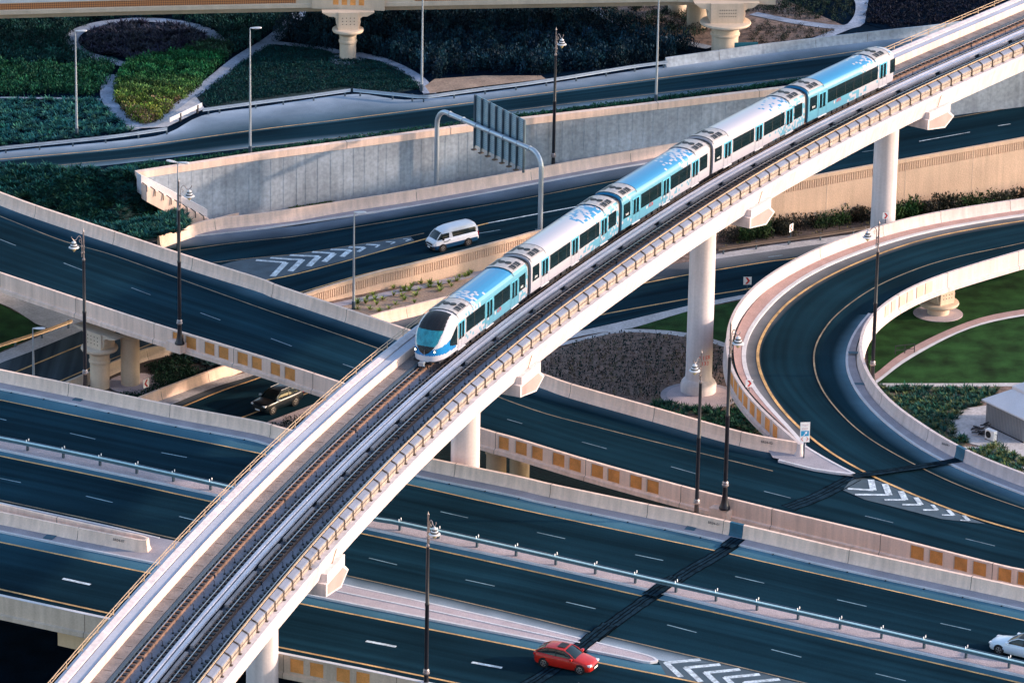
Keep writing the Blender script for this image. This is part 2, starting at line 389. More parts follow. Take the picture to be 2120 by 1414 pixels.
def chev(pts,z,wd,mb,dz=.06):
    for a_,b_ in zip(pts[:-1],pts[1:]):
        wd=min(wd,.27*(P(*a_,z)-P(*b_,z)).length); line(resamp([P(*a_,z),P(*b_,z)],1.0),wd,mb,dz,z if callable(z) else None)
up_l=[(530,540),(560,535),(600,529.5),(646,523),(684,518),(722,513),(758,507.5),(799,502),(835,496)]
ap=[(592,545),(626,539),(660,532),(692,526),(725,519),(755,514),(786,509),(818,503),(850,497)]
lo=[(564,574),(601,563),(639,552.5),(671,543.5),(708,533),(741,523),(777,514),(809,507),(840,501)]
chm=MB()
for u_,q_,l_ in zip(up_l,ap,lo): chev([u_,q_],zvan,.42,chm); chev([q_,l_],zvan,.55,chm,.065)
struct(chm.build('chevron_marking',M['white']))
# low roads under the bridges
struct(flat([P(x,y,0) for x,y in [(-120,800),(0,735),(33,722),(150,684),(250,640),(323,500),(640,606),(560,660),(341,735),(229,765),(137,800),(60,835),(-120,915)]],'lower_road',M['grey_road'],.0))
SN=seg([(150,900),(250,860),(331,830),(433,789),(512,773),(700,702),(815,668),(915,634),(1100,596),(1358,553),(1487,534),(1600,517),(1800,486),(2100,440)],0)
SS=seg([(350,960),(460,905),(553,876),(652,837),(800,775),(1000,722),(1223,680),(1424,635),(1540,612),(1700,580),(2100,510)],0)
struct(band(SN,SS,140,10,dz=.015).build('service_road',M['asphalt']))
SNs=seg([(250,905),(349,852),(440,815),(540,779),(700,722),(870,670),(1100,616),(1358,581),(1427,567),(1487,557),(1600,540),(1800,508),(2100,460)],0)
struct(band(SN,SNs,120,4,True,dz=.025).build('service_road_shoulder',asphalt('service_shoulder',(.035,.05,.06),(.17,.17,.18),.7,1)))
sw=seg([(250,862),(331,830),(433,789),(512,773),(700,702)],0); sw2=seg([(270,878),(349,843),(445,804),(530,778),(715,712)],0)
struct(band(sw,sw2,50,2,dz=.12).build('service_walkway',M['pathlight']))
line(seg([(330,861),(382,841),(460,809),(540,781.5),(640,742)],0),.2,ly,.03); line(seg([(470,877),(497,866),(532,853),(642,812),(720,780)],0),.2,ly,.03)
line(seg([(1200,615),(1358,582),(1427,569),(1487,559),(1600,541),(1649,535),(1800,508)],0),.18,ly,.03)
line(seg([(1200,663),(1266,648),(1426,619),(1485,609),(1536,601),(1700,570)],0),.2,ly,.03)
line(seg([(-20,794),(32,771),(173,713),(330,650)],0),.2,ly,.03); line(seg([(80,808),(125,789),(188,762),(251,736),(323,709),(400,680)],0),.18,ly,.03)
line(seg([(1590,533),(1620,529)],0),.12,lfw,.03)
# kerb strips and paths on the low ground
def strip(p1,p2,z,name,m,dz=.03): return struct(band(seg(p1,z),seg(p2,z),max(6,int(cum(seg(p1,z))[-1]/1.5)),2,z=z if callable(z) else None,dz=dz).build(name,M[m]))
strip([(1000,724),(1223,681),(1424,634),(1539,611),(1620,597)],[(1000,745),(1223,692),(1300,682),(1424,645),(1539,619),(1620,604)],0,'pale_path','pathlight')
strip([(1150,712),(1217,697),(1280,683),(1350,683),(1424,690),(1500,710),(1560,735)],[(1150,720),(1217,703),(1280,689),(1350,690),(1424,699),(1500,719),(1560,745)],0,'plantation_path','pathlight',.04)
strip([(553,874),(600,856),(652,836),(720,808)],[(540,900),(600,905),(680,880),(750,850)],0,'gravel_verge','pinkpave',.03)
strip([(-60,592),(0,603),(60,620),(110,641),(165,664)],[(-60,615),(0,628),(40,648),(97,681),(160,668)],0,'pale_path','pathlight')
struct(flat(PP([(-40,580),(0,588),(150,632),(230,670),(165,664),(110,641),(60,620),(0,603),(-60,592)],0),'planting_bed',M['sand'],.01))
struct(flat(PP([(-80,596),(0,630),(50,655),(95,683),(60,702),(0,728),(-80,762)],0),'lawn',M['lawn'],.01))
strip([(-40,745),(0,731),(60,706),(150,668),(200,655)],[(-40,772),(0,752),(60,730),(150,693),(200,672)],0,'road_verge','pathlight',.02)
struct(flat(PP([(137,806),(229,762),(341,724),(420,700),(560,720),(480,748),(429,789),(331,829),(288,842),(180,842)],0),'planting_bed',M['soil'],.01))
struct(flat(PP([(640,660),(703,632),(1014,565),(1150,530),(1000,600),(912,640),(769,672),(700,665)],0),'planting_bed',M['sand'],.01))
strip([(640,640),(703,626),(860,592),(1014,557),(1150,526)],[(640,650),(703,636),(860,602),(1014,567),(1150,536)],0,'walkway','walkpave',.05)
struct(flat(PP([(1250,683),(1300,673),(1424,645),(1545,620),(1600,650),(1560,760),(1500,716),(1424,695),(1350,687)],0),'lawn',M['lawn'],.01))
struct(flat(PP([(1060,790),(1130,735),(1217,700),(1280,686),(1350,687),(1424,697),(1500,716),(1560,760),(1600,900),(1450,880),(1300,850)],0),'planting_bed',M['brownsoil'],.008))
struct(flat(PP([(1480,500),(1560,476),(1700,450),(1850,428),(2150,372),(2150,440),(1950,445),(1820,475),(1600,512),(1490,528)],0),'planting_bed',M['soil'],.008))
strip([(1480,527),(1600,508),(1720,492),(1810,478)],[(1480,537),(1600,520),(1720,503),(1810,490)],0,'road_verge','pathlight',.03)
struct(flat(PP([(1790,560),(2200,540),(2200,800),(1800,800)],0),'lawn',M['lawn'],.01))
strip([(1790,790),(1820,768),(1860,736),(1920,703),(1990,672),(2060,651),(2180,632)],[(1790,803),(1820,784),(1866,748),(1925,714),(1990,684),(2060,662),(2180,642)],0,'curved_path','redpave',.03)
strip([(1790,803),(1820,784),(1866,748),(1925,714),(1990,684),(2060,662),(2180,642)],[(1790,810),(1820,791),(1868,754),(1927,719),(1990,688),(2060,666),(2180,645)],0,'curved_path_kerb','kerb',.05)
strip([(1780,794),(1900,794),(2000,794),(2110,793),(2200,792)],[(1780,801),(1900,801),(2000,801),(2110,800),(2200,799)],0,'pale_path','pathlight',.03)
struct(flat(PP([(1780,800),(2200,799),(2200,1100),(1780,1100)],0),'planting_bed',M['brownsoil'],.012))
# plaza around the shed
cpl=P(2085,885,0); 
pl=MB(); pl.lathe([(0,0),(5.2,0),(5.2,.05),(0.01,.05)],cpl,48); struct(pl.build('paved_circle',M['pathlight']))
struct(flat(PP([(1985,925),(2060,925),(2200,915),(2200,1040),(2120,1010),(2040,960)],0),'pale_gravel',M['pathlight'],.03))
# ground under bridges
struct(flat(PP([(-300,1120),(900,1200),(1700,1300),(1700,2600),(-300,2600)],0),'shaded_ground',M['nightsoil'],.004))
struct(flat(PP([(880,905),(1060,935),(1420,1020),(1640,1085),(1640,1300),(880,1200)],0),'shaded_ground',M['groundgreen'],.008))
# ring pavings
def ring(px,py,r,name='paved_ring',m='pinkpave',z=0,outer=None):
    c=P(px,py,z); mb=MB(); mb.lathe([(0,-.1),(r,-.1),(r,.06),(0.01,.06)],c,40); struct(mb.build(name,M[m]))
    return c
ring(1447,820,2.75); ring(1942,650,2.2); ring(722,125,1.9,z=zup,m='pathgrey'); ring(285,795,2.5); ring(207,832,2.3)
rr=MB(); c=P(1447,820,0); rr.lathe([(0,0),(3.25,0),(3.25,.045),(0.01,.045)],c,40); struct(rr.build('paved_ring_border',M['walkpave']))
# park paths on the upper terrain
def upath(l,wd,dz=.05,m='pathgrey'):
    mb=MB(); line(seg(l,zup,0,1),wd,mb,dz,zup); return struct(mb.build('garden_path',M[m]))
upath([(268,137),(225,127),(180,113),(152,97),(147,82),(162,66),(200,52),(260,44),(320,43),(380,50),(430,66),(460,92)],1.5)
upath([(238,156),(224,180),(224,205),(242,232),(275,258)],1.4)
upath([(200,208),(215,209),(226,207)],.8)
upath([(0,203),(60,204),(130,205),(160,206)],.5,.04)
upath([(262,268),(320,252),(360,230),(400,200),(440,170),(500,122),(560,85),(600,52),(620,25),(640,8),(660,-10)],1.7)
upath([(520,105),(555,91),(606,94),(683,104),(700,112)],1.1,.06)
upath([(735,112),(755,117),(790,125),(836,145),(868,166),(884,186),(890,195)],1.3)
upath([(1215,0),(1225,10),(1251,33),(1294,56),(1340,71),(1417,89),(1470,100)],1.4)
upath([(1779,-8),(1787,15),(1779,42),(1750,58),(1656,48),(1560,29)],1.5)
upath([(1755,58),(1720,72),(1690,84)],1.2,.06)
upath([(-30,32),(120,28),(260,25),(420,22),(560,22)],1.5,.05,'pathlight')
upath([(800,14),(950,16),(1100,18),(1230,16)],2.5,.05,'pathlight')
struct(flat(PP([(868,188),(900,165),(1000,158),(1120,158),(1130,165),(1000,180),(890,195)],zup),'planting_bed',M['sand'],.05))
struct(flat(PP([(346,264),(424,226),(405,200),(360,228),(325,250),(285,262),(262,268)],zup),'dusty_verge',M['pathlight'],.04))
struct(flat(PP([(405,205),(440,180),(505,128),(555,97),(683,107),(740,124),(832,150),(872,184),(800,197),(735,186),(640,196),(430,224)],zup),'planting_bed',M['groundgreen'],.03))
struct(flat(PP([(1230,20),(1300,-10),(1600,-10),(1760,60),(1600,95),(1500,100),(1380,90)],zup),'planting_bed',M['brownsoil'],.03))
struct(flat(PP([(1800,-10),(1790,50),(1850,66),(1960,50),(2200,0),(2200,-60)],zup),'dark_planting_bed',M['nightsoil'],.03))

# =====================================================================================
# WALLS AND BARRIERS
# =====================================================================================
def barrier_inner(side=1,h=1.1,low=-1.1):   # profile relative to the top line; positive o = back side of the barrier
    return [(-.11,0),(.11,0),(.13,low),(-.36,low),(-.30,-.95),(-.20,-.72),(-.14,-.4)] if side>0 else [(.11,0),(-.11,0),(-.13,low),(.36,low),(.30,-.95),(.20,-.72),(.14,-.4)]
def seams(path,xs,parent,prof,name='joint',wd=.035,grow=.012):
    for px in xs:
        p,d=at_x(path,px)
        if p is None: continue
        n=Vector((d.y,-d.x,0)).normalized(); mb=MB()
        q=[p-d*wd/2,p+d*wd/2]
        cx=sum(o for o,z in prof)/len(prof)
        pf=[(o+(grow if o>cx else -grow),z+(grow if z>-.05 else 0)) for o,z in prof]
        mb.sweep(q,pf); mb.build(name,M['bronze'],parent)
# grey retaining wall with cream cap
gw=seg([(283,357),(400,339),(540,318),(760,289),(971,260),(1077,247),(1300,221),(1572,188.5),(1750,168),(1950,147),(2300,112)],zup,.62,2)
T=thing('retaining_wall','tall stained grey concrete retaining wall with cream coping behind the sign gantry','wall',gw[0])
def world_parent(T):   # children keep world coordinates
    T.location=(0,0,0); return T
world_parent(T)
mb=MB(); mb.sweep([Vector((q.x,q.y,0)) for q in gw],[(0,0),(.45,0),(.45,1),(0,1)]) if False else None
rows=[[Vector((q.x,q.y,-.05)),Vector((q.x,q.y,q.z-.62))] for q in gw]; mb=MB(); mb.grid(rows)
rows=[[Vector((q.x,q.y,-.05))-n*.5,Vector((q.x,q.y,q.z-.62))-n*.5] for q,n in zip(gw,norms(gw))]; mb.grid(rows)
mb.build('concrete_face',M['greywall'],T)
mb=MB(); mb.sweep(gw,[(.06,0),(-.55,0),(-.55,-.64),(.06,-.64)]); mb.build('coping',M['cream'],T)
seams(gw,[718,933,1362,1572],T,[(.06,0),(-.55,0),(-.55,-.64),(.06,-.64)])
mb=MB()
for i,px in enumerate(range(300,1600,24)):
    p,d=at_x(gw,px+random.uniform(-4,4))
    if p is None: continue
    n=Vector((d.y,-d.x,0)).normalized(); zt=p.z-.66; mb.box((p.x+n.x*.004,p.y+n.y*.004,zt/2),d*.012,n*.012,(0,0,zt/2))
mb.build('formwork_lines',M['greywall'],T)
# ledge wall and barrier in front of it
lp=seg([(430,456),(540,429),(700,405),(861,381),(1070,352),(1180,333),(1290,313)],zvan,.5,2)
mb=MB(); mb.sweep(lp,[(0,0),(.2,0),(.2,-.9),(0,-.9)]); tag(mb.build('footing_wall',M['cream']),'low cream footing wall at the foot of the grey retaining wall','wall')
vb=seg([(328,489),(380,470),(443,453),(540,442),(700,418),(861,393),(1070,356),(1180,335),(1304,313),(1401,295.5),(1580,264),(1800,228),(2018,196),(2120,172),(2250,145)],zvan,1.15,2)
T=thing('road_barrier','long pale pink concrete barrier along the sunken road behind the white van','barrier'); 
PB=barrier_inner(-1,low=-1.15); PB=[(o*1.15,z) for o,z in PB]
mb=MB(); mb.sweep(vb,PB); mb.build('barrier_body',M['cream'],T); seams(vb,[443,861,1098,1304,1580,1800,2000],T,PB)
# return wall with brackets
rt_=[P(288,360,5.6),P(355,395,3.5),P(426,432,1.35)]; rw=cr(rt_,1)
T=thing('return_wall','short pale blue-topped return wall with dark brackets closing the left end of the grey wall','wall')
mb=MB(); mb.sweep(rw,[(-.5,0),(.42,0),(.42,-1.9),(-.5,-1.9)]); mb.build('coping_slab',M['kerb'],T)
lw2=offs(rw,1.35,-.75); mb=MB(); mb.sweep(lw2,[(-.9,0),(.25,0),(.25,-1.5),(-.9,-1.5)]); mb.build('lower_wall',M['cream'],T)
for t in (.02,.13,.235,.34,.44,.54,.74,.85,.95):
    p=lw2[int(t*(len(lw2)-1))]; d=(lw2[-1]-lw2[0]).normalized(); n=Vector((d.y,-d.x,0)).normalized(); mb=MB()
    mb.tube([p-n*.75+Vector((0,0,.06)),p+n*.3+Vector((0,0,.06)),p+n*.34+Vector((0,0,-.5))],.045,6); mb.build('bracket',M['dark'],T)
strip([(262,372),(300,404),(360,438),(392,456)],[(272,366),(320,400),(380,438),(410,455)],lambda X,Y:max(.1,5.2-(427-Y)*.28) if Y<427 else 5.2,'gravel_verge','walkpave',.05) if False else None
# ribbed retaining wall on the viaduct side of the sunken road
hw=seg([(600,618),(637,607),(652,601),(785,562),(843,549),(1070,490),(1111,479),(1400,418),(1712,359),(1804,342),(1865,331),(2120,285),(2400,232)],zvan,1.1,1)
T=thing('ribbed_retaining_wall','peach retaining wall with a band of vertical ribs below its top, beside the sunken road','wall')
mb=MB(); NN=norms(hw)
rows=[[q-n*.3+Vector((0,0,-1.1)),q-n*.2,q+n*.1,q+n*.1+Vector((0,0,-.34))] for q,n in zip(hw,NN)]; mb.grid(rows)
rows=[[q+n*.1+Vector((0,0,-.34)),q+n*.02+Vector((0,0,-.36)),q+n*.02+Vector((0,0,-1.12)),q+n*.1+Vector((0,0,-1.14)),Vector((q.x,q.y,-.05))+n*.1] for q,n in zip(hw,NN)]; mb.grid(rows); mb.build('wall_body',M['wall'],T)
mb=MB(); fine=resamp(hw,.24); NF=norms(fine)
for i,(q,n) in enumerate(zip(fine,NF)):
    d=Vector((-n.y,n.x,0)); mb.box(q+n*.062+Vector((0,0,-.75)),d*.07,n*.045,(0,0,.37))
mb.build('ribbed_band',M['wall'],T)
mb=MB()
for px in (720,852,1044,1560,1712,1875,2015):
    p,d=at_x(hw,px)
    if p: n=Vector((d.y,-d.x,0)).normalized(); mb.box((p.x+n.x*.1,p.y+n.y*.1,p.z/2),Vector((d.x,d.y,0))*.02,n*.012,(0,0,p.z/2))
mb.build('panel_joints',M['creamdark'],T)
def simple_barrier(l,z,label,name='road_barrier',m='cream',xs=(),side=-1,h=1.0,ends=(0,0),cat='barrier'):
    p=ext(seg(l,z,h,1.5),*ends); T=thing(name,label,cat); pf=[(o,zz*h/1.1) for o,zz in barrier_inner(side)]
    mb=MB(); mb.sweep(p,pf); mb.build('barrier_body',M[m],T); seams(p,xs,T,pf); return p
simple_barrier([(288,822),(334,804),(429,769),(469,755),(560,722),(769,653),(840,635),(912,617),(1100,575)],0,'low beige barrier between the planted island and the road of the dark car',m='cream',xs=[331,429,840])
simple_barrier([(137,790),(229,751),(292,724),(341,713),(420,690)],0,'beige barrier behind the two round piers on the far edge of the planted island',m='creamdark',xs=[302])
simple_barrier([(1378,120),(1500,103),(1580,92),(1700,78),(1860,60),(1937,52),(2050,36)],zup,'grey concrete barrier along the upper road below the top viaduct',m='greywall',xs=[1488,1688,1795],side=-1,h=.95)
# =====================================================================================
# ROAD BRIDGES
# =====================================================================================
Afar_px=[(0,398),(76,426),(239,480),(405,535),(540,577),(572,590),(726,642),(836,679),(1000,734),(1124,774),(1187,796),(1361,845),(1540,895),(1654,916)]
Anear_px=[(0,564),(159,617),(321,670),(530,734),(699,789),(860,842),(1009,890),(1060,904),(1215,951),(1414,1006),(1600,1053),(1827,1107),(2059,1166),(2120,1179)]
Afar=ext(seg(Afar_px,ZP,0,1),35,0); Anear=ext(seg(Anear_px,ZP,0,1),35,14)
TA=thing('road_bridge','two-lane road bridge running from upper left under the white viaduct to lower right','bridge')
dfar=[q-Vector((0,0,1.1)) for q in Afar]; AfE=ext(seg(Afar_px[:-1]+[(1660,947-24),(1766,975-24),(1900,1025-24),(2120,1085-24)],ZP,-1.1,1),35,14)
dnear=[q-Vector((0,0,1.1)) for q in Anear]
band(AfE,dnear,200,12).build('roadway',M['asphalt'],TA)
PF=[(.13,0),(-.13,0),(-.15,-1.9),(.2,-1.9),(.36,-1.1),(.30,-.95),(.20,-.72),(.15,-.4)]       # far parapet, inside faces right of path
mb=MB(); mb.sweep(Afar,PF); mb.build('far_parapet',M['cream'],TA)
seams(Afar,[76,239,401,568,720,1184,1357,1536],TA,[p for p in PF if p!=(.2,-1.9)])
PN=[(-.13,0),(.13,0),(.13,-1.28),(.32,-1.36),(.34,-1.68),(-.2,-1.72),(-.36,-1.1),(-.30,-.95),(-.20,-.72),(-.15,-.4)]
mb=MB(); mb.sweep(Anear,PN); mb.build('near_parapet',M['cream'],TA)
seams(Anear,[2,159,321,486,650,1028,1215,1412,1600,1825,2057],TA,PN[:5]+[(-.1,-1.6)])
mb=MB(); mid=[a.lerp(b,.5) for a,b in zip(resamp(dfar,2)[:120],resamp(dnear[:len(dfar)],2)[:120])]
f2=resamp(AfE,2); n2=resamp(dnear,cum(dnear)[-1]/(len(f2)-1))
rows=[[a.lerp(b,.02)+Vector((0,0,-.03)),a.lerp(b,.02)+Vector((0,0,-.35)),a.lerp(b,.16)+Vector((0,0,-.6)),a.lerp(b,.22)+Vector((0,0,-1.35)),a.lerp(b,.9)+Vector((0,0,-1.35)),a.lerp(b,.95)+Vector((0,0,-.65)),a.lerp(b,.998)+Vector((0,0,-.55)),a.lerp(b,.998)+Vector((0,0,-.03))] for a,b in zip(f2,n2[:len(f2)])]
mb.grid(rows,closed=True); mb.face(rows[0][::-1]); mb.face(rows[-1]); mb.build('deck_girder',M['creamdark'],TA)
def panels(path,xs,parent,ph=1.02,top=-.14,n0=.13,hw=None,ml='orange'):
    for x0,x1 in xs:
        p,d=at_x(path,x0); q,_=at_x(path,x1)
        if p is None or q is None: continue
        n=Vector((d.y,-d.x,0)).normalized(); c=(p+q)/2; L=(q-p).length/2; mb=MB()
        mb.box(c+n*(n0+.004)+Vector((0,0,top-ph/2)),d*L,n*.006,(0,0,ph/2)); o=mb.build('orange_panel',M[ml],parent)
        mb=MB()
        mb.box(p-d*.03+n*(n0+.03)+Vector((0,0,top-ph/2)),d*.03,n*.032,(0,0,ph/2)); mb.box(c+n*(n0+.03)+Vector((0,0,top+.02)),d*L,n*.03,(0,0,.02))
        mb.build('panel_frame',M['creamdark'],o)
panels(Anear,[(361,382),(388,408),(427,446),(456,475),(495,515),(525,544),(564,582),(593,613),(1036,1056),(1071,1093),(1105,1126),(1148,1171),(1182,1205),(1228,1251),(1262,1285),(1308,1331),(1343,1366),(1889,1915),(1928,1954),(1979,2005),(2018,2044),(2070,2096),(2110,2135)],TA)
# footway, shoulder and lines on the bridge deck
def deckseg(l): return seg(l,ZD)
af=ext(seg(Afar_px[:-1]+[(1654,920)],ZP,-1.1,1),35,0); a1=offs(af,.3); a2=offs(af,1.45)
mb=band(a1,a2,200,2,dz=.14); mb.build('footway',M['walkpave'],TA)
k=MB(); k.sweep([q for q in a2],[(-.02,.14),(.14,.14),(.14,-.02),(-.02,-.02)]); k.build('footway_kerb',M['kerb'],TA)
band(offs(af,1.55),offs(af,4.2),200,4,True,dz=.006).build('shoulder',M['shoulder'],TA)
band(offs(dnear,-.34),offs(dnear,-1.9),200,4,True,dz=.006).build('shoulder',M['shoulder'],TA)
al=MB(); line(ext(deckseg([(0,448),(127,498),(216,523),(306,554),(540,638),(800,728),(1075,838),(1251,888),(1600,975)]),30,0),.13,al,.014); line(offs(dnear,-1.15),.13,al,.014); al.build('edge_line',M['fadeyellow'],TA)
for dd1 in [((0,496),(33,509)),((132,545),(171,560)),((272,596),(312,611)),((415,648),(456,663)),((561,701),(604,717)),((710,754),(745,766)),((-120,455),(-85,467)),((1050,868),(1081,877)),((1205,915),(1256,929)),((1389,966),(1442,981)),((1582,1017),(1637,1031)),((1791,1068),(1849,1082)),((1999,1115),(2060,1130))]: al=MB(); dash([dd1],ZD,al,.12,.014); al.build('lane_dash',M['fadewhite'],TA)
def round_pier(T,c,top,r=.85,box=(1.05,.75),rot=0,holes=4,base=0,boxh=1.35,cap=True,mt='tanpier'):
    pr_=thing('t','x','y'); bpy.data.objects.remove(pr_)
    c=Vector(c); zt=top-c.z; mb=MB()
    if cap:
        prof=[(r*1.02,0),(r,.1),(r,zt-boxh-1.5),(r*1.1,zt-boxh-1.42),(r*1.12,zt-boxh-1.25),(r*1.02,zt-boxh-1.15),(r*1.05,zt-boxh-.7),(r*1.25,zt-boxh-.5),(r*1.85,zt-boxh-.32),(r*1.92,zt-boxh-.2),(r*1.88,zt-boxh-.05),(r*1.6,zt-boxh)]
    else:
        prof=[(r*1.02,0),(r,.1),(r,zt-1.0),(r*1.12,zt-.8),(r*1.05,zt-.6),(r*1.1,zt)]
    prof=[(a,max(0,z)) for a,z in prof]
    mb.lathe(prof,c,32); o=mb.build('pier',M[mt],T,True,35)
    if cap:
        mb=MB(); X=Vector((math.cos(rot),math.sin(rot),0)); Y=Vector((-math.sin(rot),math.cos(rot),0)); cc=c+Vector((0,0,zt-boxh/2))
        mb.box(cc,X*box[0],Y*box[1],(0,0,boxh/2)); 
        # side scrolls reaching out along the bridge
        for s in (-1,1):
            pts=[(box[0],-boxh/2),(box[0]+.12,-boxh/2+.25),(box[0]+.25,-.1),(box[0]+.15,.2),(box[0]+.45,.42),(box[0]+.9,.45),(box[0]+1.6,boxh/2-.05),(box[0]+1.6,boxh/2),(box[0],boxh/2)]
            for sy in (-1,1): mb.face([cc+X*(s*a)+Y*(sy*box[1]*.8)+Vector((0,0,b)) for a,b in pts][::sy*s])
            mb.grid([[cc+X*(s*a)+Y*(-box[1]*.8)+Vector((0,0,b)),cc+X*(s*a)+Y*(box[1]*.8)+Vector((0,0,b))] for a,b in pts])
        mb.build('capital',M[mt],o)
        mb=MB()
        cols=[-.45,-.15,.15,.45] if holes==4 else [-.75,-.52,-.29,-.06,.2,.43,.66,.89]
        for xx in cols:
            for zz in (-.32,.0,.32): mb.box(cc+X*(xx*box[0]*1.3 if holes==4 else xx*.95)-Y*(box[1]+.002)+Vector((0,0,zz)),X*.045,Y*.008,(0,0,.045))
        mb.build('vent_holes',M['ink'],o)
    return o
rotA=math.atan2(-26,27)
round_pier(TA,P(207,801,0),ZD-1.35,.82,rot=rotA); round_pier(TA,P(270,795,0),ZD-1.35,.8,rot=rotA,cap=False)
round_pier(TA,P(1026,1040,0),ZD-1.35,.8,rot=rotA,cap=False)
round_pier(TA,P(1075,1000,0),ZD-1.35,.8,rot=rotA,cap=False)
# ---- loop ramp
TL=thing('loop_ramp_bridge','curving loop ramp bridge on the right joining the road bridge at a pointed nose','bridge')
LO=seg([(2350,400),(2200,424),(2120,436),(1947,463),(1826,492),(1697,539),(1608,585),(1550,640),(1520,700),(1514,745),(1526,787),(1550,818),(1590,858),(1664,924),(1766,983),(1900,1035),(2120,1095),(2300,1143)],zloop)
LI=seg([(2350,468),(2200,502),(2120,525),(1970,572),(1890,602),(1830,640),(1795,690),(1776,735),(1776,760),(1784,789),(1800,815),(1825,848),(1870,885),(1919,919),(1988,955),(2120,1008),(2300,1075)],zloop)
band(LO,LI,160,14,z=zloop,dz=.02).build('roadway',M['asphalt'],TL)
lot=seg([(2350,375),(2200,399),(2120,411),(1944,438),(1822,467),(1692,514),(1605,561),(1580,577),(1540,615),(1515,655),(1506,695),(1506,728),(1512,758),(1526,787),(1544,812),(1564,835),(1600,869),(1654,916)],zloop,1.1,.8)
lot=lot[::-1]   # walk so that the road is on the right...
PLo=[(.13,0),(-.13,0),(-.13,-1.28),(-.32,-1.36),(-.34,-1.68),(.2,-1.72),(.36,-1.1),(.30,-.95),(.20,-.72),(.15,-.4)]
mb=MB(); mb.sweep(lot,PLo); mb.build('outer_parapet',M['loopwhite'],TL)
seams(lot,[1600,1695,1826,1946,2090],TL,PLo)
lit=seg([(2350,465),(2200,496),(2120,517),(1962,564),(1886,594),(1835,625),(1805,652),(1788,680),(1781,710),(1783,742),(1796,772),(1814,799),(1835,825),(1893,868),(1942,899),(1998,932),(2120,980),(2300,1045)],zloop,1.1,.8)
PLi=[(-.13,0),(.13,0),(.36,-1.1),(.2,-1.72),(-.34,-1.68),(-.32,-1.36),(-.13,-1.28)]
PLi=[(-o,z) for o,z in PLi]
sgn=1
d=lit[3]-lit[2]; n=norms(lit)[3]; ce=LC-lit[3]
# outer (fascia) side must face the loop centre
flip= 1 if n.x*ce.x+n.y*ce.y>0 else -1
PLi2=[(o*flip,z) for o,z in [(-.13,0),(.13,0),(.13,-1.28),(.32,-1.36),(.34,-1.68),(-.2,-1.72),(-.36,-1.1),(-.30,-.95),(-.20,-.72),(-.15,-.4)]]
mb=MB(); mb.sweep(lit,PLi2); mb.build('inner_parapet',M['loopwhite'],TL)
seams(lit,[2107,1960,1858],TL,PLi2); seams(lit[-60:],[1829,1925],TL,PLi2)
# girder under the ramp
f2=resamp(LO,2); n2=resamp(LI,cum(LI)[-1]/(len(f2)-1)); rows=[]
for a,b in zip(f2,n2[:len(f2)]):
    a=a.copy(); b=b.copy(); a.z=zloop(a.x,a.y); b.z=zloop(b.x,b.y); t0=.22
    rows.append([a.lerp(b,t)+Vector((0,0,h)) for t,h in ((.02,-.04),(.02,-.5),(.2,-.65),(.26,-1.25),(.8,-1.25),(.86,-.65),(.98,-.5),(.98,-.04))])
mb=MB(); mb.grid(rows,closed=True); mb.face(rows[0][::-1]); mb.face(rows[-1]); mb.build('deck_girder',M['creamdark'],TL)
loi=[q for q in lit]
# loop walks: outer brick strip, kerb, lines
o1=seg([(2350,402),(2200,426),(2120,437),(1947,464),(1826,493),(1697,540),(1608,586),(1550,641),(1523,690),(1517,735),(1524,775),(1546,812),(1590,856),(1660,922)],zloop)
o2=seg([(2350,412),(2200,436),(2120,447),(1947,475),(1826,507),(1697,557),(1620,607),(1565,665),(1540,712),(1538,745),(1548,790),(1572,825),(1600,853),(1664,924)],zloop)
band(o1,o2,120,3,z=zloop,dz=.14).build('brick_walkway',M['redpave'],TL)
def kerb(path,parent,wd=.2,h=.16,m='kerb',name='kerb',z=None):
    p=[q.copy() for q in path]
    if z: 
        for q in p: q.z=zf(z,q.x,q.y)
    mb=MB(); mb.sweep(p,[(-wd/2,h),(wd/2,h),(wd/2,-.02),(-wd/2,-.02)]); return mb.build(name,M[m],parent)
kerb(o2,TL,.35,z=zloop)
band(o2,seg([(2350,425),(2200,450),(2120,464),(1944,495),(1822,533),(1707,585),(1640,635),(1590,690),(1572,735),(1585,790),(1622,845),(1680,905)],zloop),120,4,True,z=zloop,dz=.035).build('shoulder',asphalt('loop_outer_shoulder',ASPH,(.22,.21,.22),.8,1),TL)
yl=MB(); line(seg([(2300,434),(2120,458),(1944,489),(1822,526),(1707,577),(1631,628),(1590,675),(1569,720),(1567,745),(1580,790),(1600,824),(1618,850),(1674,904),(1735,949),(1799,983),(1868,1016),(1975,1058),(2033,1080),(2120,1102),(2250,1135)],zloop,0,.7),.24,yl,.06,zloop); yl.build('outer_edge_line',M['yellow'],TL)
yl=MB(); line(seg([(2300,460),(2120,504),(2013,526),(1937,544),(1817,592),(1733,651),(1692,707),(1684,746),(1695,797),(1733,850),(1797,909),(1898,965),(1937,985),(2013,1018),(2120,1054),(2250,1098)],zloop,0,.7),.13,yl,.06,zloop); yl.build('inner_lane_line',M['fadeyellow'],TL)
i1=seg([(1808,652),(1782,690),(1770,730),(1770,760),(1779,792),(1800,822),(1840,866),(1919,921),(1988,957),(2120,1010),(2250,1060)],zloop)
i2=seg([(1800,652),(1768,690),(1753,730),(1751,760),(1760,795),(1797,843),(1847,891),(1911,934),(1954,960),(2013,985),(2120,1025),(2250,1075)],zloop)
band(i1,i2,100,3,z=zloop,dz=.14).build('inner_walkway',M['walkpave'],TL); kerb(i2,TL,.2,z=zloop)
band(i2,seg([(1775,652),(1738,690),(1722,730),(1720,760),(1732,805),(1772,862),(1825,912),(1890,952),(1940,980),(2000,1008),(2120,1050),(2250,1100)],zloop),100,4,True,z=zloop,dz=.03).build('shoulder',M['shoulder'],TL)
